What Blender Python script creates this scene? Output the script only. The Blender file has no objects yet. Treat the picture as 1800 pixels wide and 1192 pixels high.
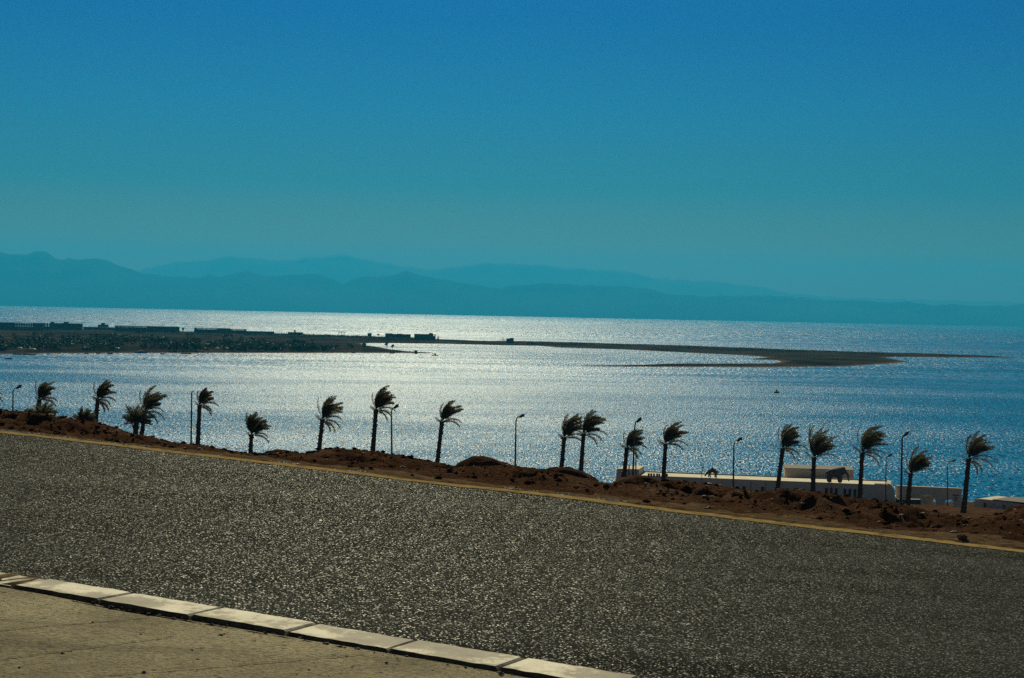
import bpy, bmesh, math, random
import numpy as np
from mathutils import Vector, Matrix, noise as mnoise

# ------------------------------------------------------------------ camera, sky, sun, exposure
C = bpy.context.scene.collection
SC = bpy.context.scene
F = 3100.0                      # focal length in photo pixels (photo 1800 x 1192)
PITCH = math.atan(44.0 / F)
ROLL = math.radians(1.186)
H = 30.0                        # eye height above the sea
CAMPOS = Vector((0, 0, H))
M3 = (Matrix.Rotation(math.pi / 2 - PITCH, 3, 'X') @ Matrix.Rotation(-ROLL, 3, 'Z'))
if (M3 @ Vector((1, 0, 0))).z < 0:          # horizon has to sink to the right in the picture
    M3 = (Matrix.Rotation(math.pi / 2 - PITCH, 3, 'X') @ Matrix.Rotation(ROLL, 3, 'Z'))
cam_d = bpy.data.cameras.new('camera')
cam = bpy.data.objects.new('camera', cam_d); C.objects.link(cam)
cam.matrix_world = Matrix.Translation(CAMPOS) @ M3.to_4x4()
cam_d.sensor_fit = 'HORIZONTAL'; cam_d.sensor_width = 36.0; cam_d.lens = 36.0 * F / 1800.0
cam_d.clip_start = 0.1; cam_d.clip_end = 200000.0
SC.camera = cam

SUN_EL = 31.0
SUN_AZ = -3.5                   # degrees to the right of straight ahead
w = bpy.data.worlds.new('World'); SC.world = w; w.use_nodes = True
wn = w.node_tree; wn.nodes.clear()
w_out = wn.nodes.new('ShaderNodeOutputWorld'); w_bg = wn.nodes.new('ShaderNodeBackground')
sky = wn.nodes.new('ShaderNodeTexSky'); sky.sky_type = 'NISHITA'; sky.sun_disc = False
sky.sun_elevation = math.radians(SUN_EL); sky.sun_rotation = math.radians(SUN_AZ)
sky.altitude = 0; sky.air_density = 1.0; sky.dust_density = 0.3; sky.ozone_density = 4.0
# the picture's deep teal sky: the physical sky filtered by height above the horizon
w_tc = wn.nodes.new('ShaderNodeTexCoord'); w_sep = wn.nodes.new('ShaderNodeSeparateXYZ')
w_ramp = wn.nodes.new('ShaderNodeValToRGB'); w_mul = wn.nodes.new('ShaderNodeMix')
w_mul.data_type = 'RGBA'; w_mul.blend_type = 'MULTIPLY'; w_mul.inputs[0].default_value = 1.0
wn.links.new(w_tc.outputs['Generated'], w_sep.inputs[0])
wn.links.new(w_sep.outputs['Z'], w_ramp.inputs[0])
SKY_TINT = [(0.000, (.19, .08, .004)), (0.039, (.17, .095, .008)), (.0716, (.043, .112, .158)), (.113, (.024, .120, .245)),
            (.166, (.010, .094, .272)), (.36, (.03, .13, .28)), (.60, (.08, .16, .27)), (1.0, (.24, .26, .30))]
el = w_ramp.color_ramp.elements
while len(el) < len(SKY_TINT): el.new(0.5)
for e_, (p_, c_) in zip(el, SKY_TINT):
    e_.position = p_; e_.color = (*c_, 1)
w_side = wn.nodes.new('ShaderNodeMapRange'); w_side.inputs[1].default_value = -.35; w_side.inputs[2].default_value = .45
w_back = wn.nodes.new('ShaderNodeMix'); w_back.data_type = 'RGBA'; w_back.inputs[6].default_value = (.36, .31, .30, 1)  # unseen sky behind the camera, tinted neutral as added fill for shaded sides
wn.links.new(w_sep.outputs['Y'], w_side.inputs[0]); wn.links.new(w_side.outputs[0], w_back.inputs[0])
wn.links.new(w_ramp.outputs[0], w_back.inputs[7])
wn.links.new(sky.outputs[0], w_mul.inputs[6]); wn.links.new(w_back.outputs[2], w_mul.inputs[7])
wn.links.new(w_mul.outputs[2], w_bg.inputs[0]); w_bg.inputs[1].default_value = 0.12
wn.links.new(w_bg.outputs[0], w_out.inputs[0])

sun_d = bpy.data.lights.new('sun', 'SUN'); sun_d.energy = 4.8; sun_d.angle = math.radians(0.53)
sun_d.color = (1.0, 0.91, 0.60)
sun = bpy.data.objects.new('sun', sun_d); C.objects.link(sun)
_a, _e = math.radians(SUN_AZ), math.radians(SUN_EL)
SUNV = Vector((math.sin(_a) * math.cos(_e), math.cos(_a) * math.cos(_e), math.sin(_e)))
sun.rotation_euler = SUNV.to_track_quat('Z', 'Y').to_euler()
sun.location = (0, 0, 60)

SC.view_settings.view_transform = 'Standard'; SC.view_settings.look = 'None'
SC.view_settings.exposure = 0.0; SC.view_settings.gamma = 1.0
SC.cycles.use_denoising = False
SC.cycles.max_bounces = 6; SC.cycles.volume_bounces = 0
SC.cycles.sample_clamp_direct = 1.5; SC.cycles.sample_clamp_indirect = 4.0

R = random.Random(11)

# ------------------------------------------------------------------ pixel <-> world
def ray(u, v):
    return M3 @ Vector(((u - 900.0) / F, -(v - 596.0) / F, -1.0))
def P(u, v, y):                 # the point on the line of sight through (u, v) at distance y
    d = ray(u, v); return CAMPOS + d * (y / d.y)
def PZ(u, v, z):                # ... at height z
    d = ray(u, v); return CAMPOS + d * ((z - H) / d.z)
M3I = M3.inverted()
def pix(p):
    q = M3I @ (Vector(p) - CAMPOS); return (900 + F * q.x / -q.z, 596 - F * q.y / -q.z)
def lerp_table(tab):
    xs = [a for a, b in tab]; ys = [b for a, b in tab]
    return lambda u: float(np.interp(u, xs, ys))
def fbm(x, y, z=0.0, o=4):
    return mnoise.fractal((x, y, z), 1.0, 2.0, o)

# ------------------------------------------------------------------ materials
def nodes_of(name):
    m = bpy.data.materials.new(name); m.use_nodes = True
    nt = m.node_tree; return m, nt, nt.nodes['Principled BSDF']
def N(nt, t, **kw):
    n = nt.nodes.new(t)
    for k, v in kw.items():
        if k in n.inputs: n.inputs[k].default_value = v
        else: setattr(n, k, v)
    return n
def ramp(nt, src, stops, interp='LINEAR'):
    r = nt.nodes.new('ShaderNodeValToRGB'); r.color_ramp.interpolation = interp
    e = r.color_ramp.elements
    while len(e) < len(stops): e.new(0.5)
    for q, (p, c) in zip(e, stops):
        q.position = p; q.color = (*c, 1) if len(c) == 3 else c
    nt.links.new(src, r.inputs[0]); return r
def pos_map(nt, scale, rot=(0, 0, 0), obj=False):
    if obj:
        s = N(nt, 'ShaderNodeTexCoord').outputs['Object']
    else:
        s = N(nt, 'ShaderNodeNewGeometry').outputs['Position']
    mp = N(nt, 'ShaderNodeMapping'); mp.inputs['Scale'].default_value = scale; mp.inputs['Rotation'].default_value = rot
    nt.links.new(s, mp.inputs[0]); return mp.outputs[0]
def simple(name, c1, c2, scale=1.0, rough=0.85, bump=0.0, detail=5.0, stretch=(1, 1, 1), spec=0.3, lo=0.35, hi=0.65):
    m, nt, b = nodes_of(name)
    v = pos_map(nt, stretch)
    n = N(nt, 'ShaderNodeTexNoise', Scale=scale, Detail=detail, Roughness=0.65)
    nt.links.new(v, n.inputs['Vector'])
    r = ramp(nt, n.outputs['Fac'], [(lo, c1), (hi, c2)])
    nt.links.new(r.outputs[0], b.inputs['Base Color'])
    b.inputs['Roughness'].default_value = rough; b.inputs['Specular IOR Level'].default_value = spec
    if bump:
        bp = N(nt, 'ShaderNodeBump', Strength=1.0, Distance=bump)
        nt.links.new(n.outputs['Fac'], bp.inputs['Height']); nt.links.new(bp.outputs[0], b.inputs['Normal'])
    return m
def math_(nt, op, a, b=None):
    n = N(nt, 'ShaderNodeMath', operation=op)
    for i, x in enumerate((a, b)):
        if x is None: continue
        if isinstance(x, (int, float)): n.inputs[i].default_value = x
        else: nt.links.new(x, n.inputs[i])
    return n.outputs[0]

MAT = {}
MAT['frond'] = simple('frond_green', (.060, .056, .026), (.12, .10, .048), 3.0, 0.6, spec=.3)
MAT['dry_frond'] = simple('dry_frond', (.05, .038, .02), (.09, .065, .035), 3.0, 0.8)
MAT['bark'] = simple('palm_bark', (.045, .030, .020), (.11, .075, .05), 7.0, 0.95, 0.04, stretch=(1, 1, 2.5))
MAT['pole'] = simple('lamp_metal', (.05, .055, .055), (.09, .09, .085), 4.0, 0.6)
MAT['glass_grey'] = simple('lamp_glass', (.10, .10, .09), (.16, .16, .15), 9.0, 0.25)
MAT['white_wall'] = simple('white_wall', (.50, .42, .31), (.60, .51, .39), 0.8, 0.9, 0.004, stretch=(1, 1, .35), lo=.3, hi=.7)
MAT['cream_wall'] = simple('cream_wall', (.52, .42, .30), (.62, .52, .38), 0.9, 0.9, 0.004, lo=.3, hi=.7)
MAT['roof_cream'] = simple('roof_screed', (.55, .48, .33), (.72, .64, .46), 0.8, 0.9)
MAT['dark_window'] = simple('dark_window', (.02, .022, .025), (.04, .042, .045), 2.0, 0.3)
MAT['window_frame'] = simple('window_frame', (.16, .14, .12), (.22, .20, .17), 2.0, 0.7)
MAT['grey_plaster'] = simple('statue_plaster', (.10, .085, .07), (.17, .145, .12), 3.0, 0.9, 0.02)
MAT['brown_plaster'] = simple('statue_brown', (.10, .06, .03), (.17, .10, .055), 3.0, 0.9, 0.02)
MAT['planter'] = simple('planter_paint', (.03, .07, .075), (.05, .10, .105), 3.0, 0.8)
MAT['dark_trim'] = simple('dark_trim', (.05, .042, .035), (.09, .075, .06), 3.0, 0.85)
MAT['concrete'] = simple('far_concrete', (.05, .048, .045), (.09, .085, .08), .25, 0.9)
MAT['far_canopy'] = simple('canopy_cloth', (.42, .38, .32), (.56, .5, .42), .6, 0.9)
MAT['far_leaf'] = simple('far_leaf', (.022, .040, .018), (.06, .075, .035), .35, 0.8)
MAT['boat'] = simple('boat_hull', (.04, .04, .045), (.09, .09, .09), 1.0, 0.6)
MAT['boat_blue'] = simple('boat_blue', (.02, .06, .16), (.04, .09, .22), 1.0, 0.5)
MAT['joint_dirt_shade'] = simple('joint_dirt_shade', (.045, .034, .02), (.13, .10, .06), 22.0, 1.0, .006, spec=0)
MAT['joint_strip'] = simple('joint_sand', (.085, .066, .036), (.19, .155, .088), 26.0, 1.0, .004, spec=0)  # sandy brown of the thin pavement joint strips
MAT['ink'] = simple('mural_ink', (.07, .06, .05), (.13, .11, .09), 2.0, 0.9)
MAT['rope'] = simple('white_paint', (.5, .5, .46), (.6, .6, .55), 2.0, 0.7)

def leaf_material(name, c1, c2, thru):
    m = simple(name, c1, c2, 3.0, .6, spec=.25); nt = m.node_tree; b = nt.nodes['Principled BSDF']
    tr = N(nt, 'ShaderNodeBsdfTranslucent'); tr.inputs[0].default_value = (*thru, 1)
    mx = N(nt, 'ShaderNodeMixShader'); mx.inputs[0].default_value = .35
    out = [n for n in nt.nodes if n.type == 'OUTPUT_MATERIAL'][0]
    nt.links.new(b.outputs[0], mx.inputs[1]); nt.links.new(tr.outputs[0], mx.inputs[2]); nt.links.new(mx.outputs[0], out.inputs[0])
    return m
MAT['frond'] = leaf_material('palm_leaf', (.055, .050, .026), (.11, .092, .048), (.10, .085, .035))
MAT['dry_frond'] = leaf_material('dry_palm_leaf', (.09, .065, .035), (.15, .11, .06), (.14, .095, .05))
MAT['far_leaf'] = leaf_material('grove_leaf', (.030, .042, .026), (.055, .064, .038), (.02, .026, .012))
def soil_material():
    m, nt, b = nodes_of('soil')
    v = pos_map(nt, (1, 1, 1))
    n1 = N(nt, 'ShaderNodeTexNoise', Scale=0.9, Detail=8.0, Roughness=0.7)
    n2 = N(nt, 'ShaderNodeTexNoise', Scale=14.0, Detail=6.0, Roughness=0.75)
    for n in (n1, n2): nt.links.new(v, n.inputs['Vector'])
    r1 = ramp(nt, n1.outputs['Fac'], [(.30, (.054, .028, .0165)), (.52, (.098, .052, .032)), (.72, (.18, .108, .070))])
    r2 = ramp(nt, n2.outputs['Fac'], [(.30, (.45, .45, .45)), (.55, (1, 1, 1)), (.74, (1.7, 1.65, 1.6))])
    mx = N(nt, 'ShaderNodeMix', data_type='RGBA', blend_type='MULTIPLY'); mx.inputs[0].default_value = 1
    nt.links.new(r1.outputs[0], mx.inputs[6]); nt.links.new(r2.outputs[0], mx.inputs[7])
    nt.links.new(mx.outputs[2], b.inputs['Base Color'])
    b.inputs['Roughness'].default_value = 1.0; b.inputs['Specular IOR Level'].default_value = 0
    bp = N(nt, 'ShaderNodeBump', Strength=1.0, Distance=0.10)
    nt.links.new(n2.outputs['Fac'], bp.inputs['Height']); nt.links.new(bp.outputs[0], b.inputs['Normal'])
    return m
MAT['soil'] = soil_material()
MAT['verge'] = simple('gravel_verge', (.060, .040, .023), (.15, .10, .060), 11.0, 1.0, .03, spec=0, detail=8)
MAT['stone'] = simple('pale_stone', (.12, .085, .06), (.45, .38, .30), 3.0, 0.85, .01, lo=.4, hi=.7)
MAT['dark_stone'] = simple('dark_stone', (.055, .036, .024), (.12, .08, .052), 5.0, 0.95, .02)
MAT['bank_land'] = simple('sand_flat', (.014, .012, .010), (.060, .050, .040), .02, 1.0, stretch=(1, .35, 1), detail=7, spec=.0, lo=.38, hi=.66)

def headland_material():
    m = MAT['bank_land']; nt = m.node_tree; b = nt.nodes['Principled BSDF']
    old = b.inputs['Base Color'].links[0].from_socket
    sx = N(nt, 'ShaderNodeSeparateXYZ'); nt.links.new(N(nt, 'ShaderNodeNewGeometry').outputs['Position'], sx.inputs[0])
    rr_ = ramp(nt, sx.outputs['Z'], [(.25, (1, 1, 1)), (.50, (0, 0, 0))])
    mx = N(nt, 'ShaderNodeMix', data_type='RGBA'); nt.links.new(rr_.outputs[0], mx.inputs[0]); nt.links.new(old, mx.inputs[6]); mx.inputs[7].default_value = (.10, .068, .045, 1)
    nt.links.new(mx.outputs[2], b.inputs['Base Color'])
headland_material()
def asphalt_material():
    m, nt, b = nodes_of('asphalt')
    v = pos_map(nt, (1, 1, 1))
    big = N(nt, 'ShaderNodeTexNoise', Scale=1.0, Detail=6.0, Roughness=.62)
    vor = N(nt, 'ShaderNodeTexVoronoi', Scale=115.0); vor.feature = 'F1'
    fine = N(nt, 'ShaderNodeTexNoise', Scale=90.0, Detail=3.0, Roughness=.7)
    for n in (vor, fine): nt.links.new(v, n.inputs['Vector'])
    nt.links.new(pos_map(nt, (.14, 1.1, 1), (0, 0, math.radians(27.6))), big.inputs['Vector'])    # wheel-polished bands along the road
    sep = N(nt, 'ShaderNodeSeparateColor'); nt.links.new(vor.outputs['Color'], sep.inputs[0])
    # pale and dark aggregate
    r = ramp(nt, sep.outputs[0], [(.0, (.027, .0285, .0245)), (.70, (.035, .0368, .0315)), (.945, (.046, .049, .043)), (.98, (.085, .093, .086)), (1.0, (.24, .27, .26))])
    rb = ramp(nt, big.outputs['Fac'], [(.3, (.58, .58, .57)), (.5, (1, 1, 1)), (.7, (1.35, 1.35, 1.33))])
    mx = N(nt, 'ShaderNodeMix', data_type='RGBA', blend_type='MULTIPLY'); mx.inputs[0].default_value = 1
    nt.links.new(r.outputs[0], mx.inputs[6]); nt.links.new(rb.outputs[0], mx.inputs[7])
    nt.links.new(mx.outputs[2], b.inputs['Base Color'])
    rr = math_(nt, 'MULTIPLY_ADD', sep.outputs[1], .35); nt.nodes[-1].inputs[2].default_value = .50
    nt.links.new(rr, b.inputs['Roughness'])
    sp = ramp(nt, sep.outputs[2], [(.86, (0, 0, 0)), (.95, (.10, .10, .10)), (1.0, (.60, .60, .60))]); nt.links.new(sp.outputs[0], b.inputs['Specular IOR Level'])
    # each stone of the aggregate tilts its own way
    vs = N(nt, 'ShaderNodeVectorMath', operation='SUBTRACT'); nt.links.new(vor.outputs['Color'], vs.inputs[0]); vs.inputs[1].default_value = (.5, .5, .5)
    vm = N(nt, 'ShaderNodeVectorMath', operation='MULTIPLY'); nt.links.new(vs.outputs[0], vm.inputs[0]); vm.inputs[1].default_value = (.17, .17, 0)
    ge = N(nt, 'ShaderNodeNewGeometry')
    va = N(nt, 'ShaderNodeVectorMath', operation='ADD'); nt.links.new(vm.outputs[0], va.inputs[0]); nt.links.new(ge.outputs['Normal'], va.inputs[1])
    vn = N(nt, 'ShaderNodeVectorMath', operation='NORMALIZE'); nt.links.new(va.outputs[0], vn.inputs[0])
    nt.links.new(vn.outputs[0], b.inputs['Normal'])
    return m
MAT['asphalt'] = asphalt_material()

def water_material():
    m, nt, b = nodes_of('sea_water')
    b.inputs['IOR'].default_value = 1.333
    # wave facets: short steep chop inshore, longer seas further out
    sx = N(nt, 'ShaderNodeSeparateXYZ'); nt.links.new(N(nt, 'ShaderNodeNewGeometry').outputs['Position'], sx.inputs[0])
    prev = None
    for k, (sc, st, y0_, y1_) in enumerate(((3.4, 9.0, 0, 0), (1.5, 22.0, 650, 1200), (.6, 55.0, 1900, 3000), (.19, 180.0, 5000, 9000))):
        v = pos_map(nt, (1.0, 1 / st, 1.0), (0, 0, math.radians((.9, -.6, .4, 0)[k])))
        n = N(nt, 'ShaderNodeTexNoise', Scale=sc, Detail=1.0, Roughness=0.7)
        nt.links.new(v, n.inputs['Vector'])
        if prev is None: prev = n.outputs['Color']; continue
        mr = N(nt, 'ShaderNodeMapRange'); mr.inputs[1].default_value = y0_; mr.inputs[2].default_value = y1_
        nt.links.new(sx.outputs['Y'], mr.inputs[0])
        mx = N(nt, 'ShaderNodeMix', data_type='RGBA'); nt.links.new(mr.outputs[0], mx.inputs[0])
        nt.links.new(prev, mx.inputs[6]); nt.links.new(n.outputs['Color'], mx.inputs[7]); prev = mx.outputs[2]
    # gust bands: calmer and rougher water
    v2 = pos_map(nt, (1 / 200.0, 1 / 85.0, 1.0), (0, 0, math.radians(-5)))
    g = N(nt, 'ShaderNodeTexNoise', Scale=1.0, Detail=5.0, Roughness=.62)
    nt.links.new(v2, g.inputs['Vector'])
    amp = ramp(nt, g.outputs['Fac'], [(.36, (.80, .80, .80)), (.50, (1, 1, 1)), (.66, (1.06, 1.06, 1.06))])
    vs = N(nt, 'ShaderNodeVectorMath', operation='SUBTRACT'); nt.links.new(prev, vs.inputs[0]); vs.inputs[1].default_value = (.5, .5, .5)
    vm = N(nt, 'ShaderNodeVectorMath', operation='MULTIPLY'); nt.links.new(vs.outputs[0], vm.inputs[0]); vm.inputs[1].default_value = (2.5, 3.1, 0)
    vg = N(nt, 'ShaderNodeVectorMath', operation='MULTIPLY'); nt.links.new(vm.outputs[0], vg.inputs[0]); nt.links.new(amp.outputs[0], vg.inputs[1])
    va = N(nt, 'ShaderNodeVectorMath', operation='ADD'); nt.links.new(vg.outputs[0], va.inputs[0]); va.inputs[1].default_value = (0, 0, 1)
    vn = N(nt, 'ShaderNodeVectorMath', operation='NORMALIZE'); nt.links.new(va.outputs[0], vn.inputs[0])
    nt.links.new(vn.outputs[0], b.inputs['Normal'])
    b.inputs['Roughness'].default_value = 0.22; 
    def drop(axis, a, b, amt):
        q = N(nt, 'ShaderNodeMapRange'); q.inputs[1].default_value = a; q.inputs[2].default_value = b; q.inputs[3].default_value = 0; q.inputs[4].default_value = amt
        q.interpolation_type = 'SMOOTHSTEP'; nt.links.new(sx.outputs[axis], q.inputs[0]); return q.outputs[0]
    gf = math_(nt, 'SUBTRACT', g.outputs['Fac'], drop('Y', 620, 430, .055))      # gusts fall harder close under the land
    inner = drop('Y', 1600, 950, 1.0)
    gf = math_(nt, 'SUBTRACT', gf, math_(nt, 'MULTIPLY', drop('X', -50, -170, .065), inner))
    gf = math_(nt, 'SUBTRACT', gf, math_(nt, 'MULTIPLY', drop('X', 50, 220, .06), inner))
    lanes = ramp(nt, gf, [(.36, (.035, .035, .035)), (.45, (.12, .12, .12)), (.53, (.30, .30, .30)), (.66, (.37, .37, .37))])
    nt.links.new(lanes.outputs[0], b.inputs['Specular IOR Level'])
    b.inputs['Base Color'].default_value = (.001, .135, .30, 1)
    return m
MAT['water'] = water_material()

def kerb_material():
    m, nt, b = nodes_of('kerb_paint')
    v = pos_map(nt, (1, 1, 1))
    n = N(nt, 'ShaderNodeTexNoise', Scale=1.9, Detail=8.0, Roughness=.72)
    n2 = N(nt, 'ShaderNodeTexNoise', Scale=60.0, Detail=3.0, Roughness=.6)
    for q in (n, n2): nt.links.new(v, q.inputs['Vector'])
    r = ramp(nt, n.outputs['Fac'], [(.39, (.12, .09, .05)), (.475, (.24, .195, .12)), (.50, (.50, .44, .31)), (.55, (.64, .57, .42)), (.70, (.70, .63, .47))])
    r2 = ramp(nt, n2.outputs['Fac'], [(.3, (.82, .82, .82)), (.6, (1.04, 1.04, 1.04))])
    mx = N(nt, 'ShaderNodeMix', data_type='RGBA', blend_type='MULTIPLY'); mx.inputs[0].default_value = 1
    nt.links.new(r.outputs[0], mx.inputs[6]); nt.links.new(r2.outputs[0], mx.inputs[7])
    nt.links.new(mx.outputs[2], b.inputs['Base Color']); b.inputs['Roughness'].default_value = .8
    bp = N(nt, 'ShaderNodeBump', Strength=.6, Distance=.004)
    nt.links.new(n2.outputs['Fac'], bp.inputs['Height']); nt.links.new(bp.outputs[0], b.inputs['Normal'])
    return m
MAT['kerb'] = kerb_material()

def pavement_material():
    m, nt, b = nodes_of('dusty_pavement')
    v = pos_map(nt, (1, 1, 1))
    n = N(nt, 'ShaderNodeTexNoise', Scale=1.1, Detail=7.0, Roughness=.65)
    n2 = N(nt, 'ShaderNodeTexNoise', Scale=38.0, Detail=5.0, Roughness=.75)
    vo = N(nt, 'ShaderNodeTexVoronoi', Scale=16.0)
    for q in (n, n2, vo): nt.links.new(v, q.inputs['Vector'])
    r = ramp(nt, n.outputs['Fac'], [(.38, (.175, .140, .074)), (.62, (.32, .270, .155))])
    r2 = ramp(nt, n2.outputs['Fac'], [(.36, (.42, .40, .37)), (.48, (1, 1, 1)), (.63, (1.5, 1.5, 1.45))])
    sep = N(nt, 'ShaderNodeSeparateColor'); nt.links.new(vo.outputs['Color'], sep.inputs[0])
    big = math_(nt, 'GREATER_THAN', sep.outputs[0], .9)
    near = math_(nt, 'LESS_THAN', vo.outputs['Distance'], .22)
    peb = math_(nt, 'MULTIPLY', big, near)
    mx = N(nt, 'ShaderNodeMix', data_type='RGBA', blend_type='MULTIPLY'); mx.inputs[0].default_value = 1
    nt.links.new(r.outputs[0], mx.inputs[6]); nt.links.new(r2.outputs[0], mx.inputs[7])
    v3 = pos_map(nt, (.25, 3.2, 1), (0, 0, math.radians(-18)))
    n3 = N(nt, 'ShaderNodeTexNoise', Scale=1.0, Detail=5.0, Roughness=.6); nt.links.new(v3, n3.inputs['Vector'])
    r3 = ramp(nt, n3.outputs['Fac'], [(.38, (.72, .71, .68)), (.46, (1, 1, 1)), (.60, (1.0, 1.0, 1.0)), (.70, (1.14, 1.13, 1.1))])
    mx3 = N(nt, 'ShaderNodeMix', data_type='RGBA', blend_type='MULTIPLY'); mx3.inputs[0].default_value = 1
    nt.links.new(mx.outputs[2], mx3.inputs[6]); nt.links.new(r3.outputs[0], mx3.inputs[7]); mx = mx3
    m2 = N(nt, 'ShaderNodeMix', data_type='RGBA'); nt.links.new(peb, m2.inputs[0])
    nt.links.new(mx.outputs[2], m2.inputs[6]); m2.inputs[7].default_value = (.04, .03, .02, 1)
    nt.links.new(m2.outputs[2], b.inputs['Base Color']); b.inputs['Roughness'].default_value = .95
    b.inputs['Specular IOR Level'].default_value = .2
    bp = N(nt, 'ShaderNodeBump', Strength=1.0, Distance=.022)
    nt.links.new(n2.outputs['Fac'], bp.inputs['Height']); nt.links.new(bp.outputs[0], b.inputs['Normal'])
    return m
MAT['pavement'] = pavement_material()
MAT['yellow'] = simple('yellow_road_paint', (.085, .062, .032), (.31, .215, .085), 9.0, 0.95, lo=.32, hi=.52, detail=8, spec=.0)
MAT['haze_pale_mountain'] = simple('haze_pale_rock', (.225, .160, .100), (.235, .168, .105), .0003, 1.0, spec=0.0, detail=8)  # far range paled: haze fade put into the rock colour
MAT['mountain'] = simple('haze_blue_rock', (.035, .045, .07), (.07, .085, .12), .0006, 1.0, spec=0.0, detail=8)  # blue of the distant air put into the rock colour

# ------------------------------------------------------------------ object helpers
def tag(o, label=None, cat=None, group=None, kind=None):
    if label: o['label'] = label
    if cat: o['category'] = cat
    if group: o['group'] = group
    if kind: o['kind'] = kind
    return o
def thing(name, loc, label, cat, group=None, rotz=0.0):
    o = bpy.data.objects.new(name, None); C.objects.link(o); o.location = loc; o.rotation_euler = (0, 0, rotz)
    o.empty_display_size = .3
    return tag(o, label, cat, group)
class MB:
    def __init__(s): s.v = []; s.f = []
    def add(s, vs, fs):
        b = len(s.v); s.v += [tuple(q) for q in vs]; s.f += [tuple(i + b for i in q) for q in fs]; return s
    def box(s, x0, x1, y0, y1, z0, z1):
        return s.add([(x0, y0, z0), (x1, y0, z0), (x1, y1, z0), (x0, y1, z0), (x0, y0, z1), (x1, y0, z1), (x1, y1, z1), (x0, y1, z1)],
                     [(3, 2, 1, 0), (4, 5, 6, 7), (0, 1, 5, 4), (1, 2, 6, 5), (2, 3, 7, 6), (3, 0, 4, 7)])
    def prism(s, poly, y0, y1):       # poly of (x, z) counter-clockwise seen from -y, from y0 to y1
        n = len(poly)
        vs = [(x, y0, z) for x, z in poly] + [(x, y1, z) for x, z in poly]
        fs = [tuple(range(n)), tuple(range(2 * n - 1, n - 1, -1))] + [((i + 1) % n, i, n + i, n + (i + 1) % n) for i in range(n)]
        return s.add(vs, fs)
    def tube(s, pts, rad, seg=8, cap=True):
        pts = [Vector(p) for p in pts]; n = len(pts); vs = []; fs = []
        for i, p in enumerate(pts):
            t = (pts[min(i + 1, n - 1)] - pts[max(i - 1, 0)]).normalized()
            a = t.cross(Vector((0, 1, 0.013))); a.normalize(); b = t.cross(a)
            r = rad[i] if hasattr(rad, '__len__') else rad
            for k in range(seg):
                q = 2 * math.pi * k / seg; vs.append(p + a * (r * math.cos(q)) + b * (r * math.sin(q)))
        for i in range(n - 1):
            for k in range(seg):
                k2 = (k + 1) % seg
                fs.append((i * seg + k, i * seg + k2, (i + 1) * seg + k2, (i + 1) * seg + k))
        if cap:
            fs.append(tuple(range(seg))[::-1]); fs.append(tuple((n - 1) * seg + k for k in range(seg)))
        return s.add(vs, fs)
    def ball(s, c, r, seg=8, rings=6, jit=0.0, rnd=None):
        c = Vector(c); rx, ry, rz = r if hasattr(r, '__len__') else (r, r, r); vs = [(c.x, c.y, c.z - rz)]; fs = []
        for i in range(1, rings):
            th = math.pi * i / rings
            for k in range(seg):
                ph = 2 * math.pi * k / seg; j = 1 + (rnd.uniform(-jit, jit) if rnd else 0)
                vs.append((c.x + rx * j * math.sin(th) * math.cos(ph), c.y + ry * j * math.sin(th) * math.sin(ph), c.z - rz * j * math.cos(th)))
        vs.append((c.x, c.y, c.z + rz)); top = len(vs) - 1
        for k in range(seg):
            k2 = (k + 1) % seg
            fs.append((0, 1 + k2, 1 + k)); fs.append((top, top - seg + k, top - seg + k2))
            for i in range(rings - 2):
                a = 1 + i * seg; fs.append((a + k, a + k2, a + seg + k2, a + seg + k))
        return s.add(vs, fs)
    def build(s, name, mat, parent=None, smooth=False, loc=None):
        me = bpy.data.meshes.new(name); me.from_pydata(s.v, [], s.f); me.update()
        me.materials.append(MAT[mat] if isinstance(mat, str) else mat)
        if smooth: me.polygons.foreach_set('use_smooth', [True] * len(me.polygons))
        o = bpy.data.objects.new(name, me); C.objects.link(o)
        if parent: o.parent = parent
        if loc: o.location = loc
        return o
def grid_mesh(name, V, nx, ny, mat, smooth=True):
    """V: (ny*nx, 3) array row by row"""
    idx = np.arange(nx * ny).reshape(ny, nx)
    q = np.stack([idx[:-1, :-1], idx[:-1, 1:], idx[1:, 1:], idx[1:, :-1]], -1).reshape(-1, 4)
    me = bpy.data.meshes.new(name)
    me.from_pydata([tuple(p) for p in V], [], [tuple(int(i) for i in f) for f in q]); me.update()
    me.materials.append(MAT[mat])
    if smooth: me.polygons.foreach_set('use_smooth', [True] * len(me.polygons))
    o = bpy.data.objects.new(name, me); C.objects.link(o); return o

# ------------------------------------------------------------------ road frame
K0, K1 = (0.0, 1002.6), (1130.0, 1189.0)       # road-side top edge of the kerb
Y0, Y1 = (0.0, 759.5), (1800.0, 969.0)         # yellow edge line
sk = (K1[1] - K0[1]) / (K1[0] - K0[0]); sy = (Y1[1] - Y0[1]) / (Y1[0] - Y0[0])
vu = (Y0[1] - K0[1]) / (sk - sy); vv = K0[1] + sk * vu
D = ray(vu, vv).normalized(); D = -D            # along the road, to the right and downhill
hd = Vector((D.x, D.y, 0)).normalized()
CR = Vector((-hd.y, hd.x, 0.0));
if CR.y < 0: CR = -CR
CROSS_ROAD = -0.015
K = PZ(560, K0[1] + sk * 560, H - 1.6)
UP = Vector((0, 0, 1))
def RP(s, t, h=0.0):            # road coordinates: s along, t across (0 = road-side edge of the kerb), h up
    z = CROSS_ROAD * t if t > 0 else 0.0
    return K + D * s + CR * t + UP * (h + z)
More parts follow.
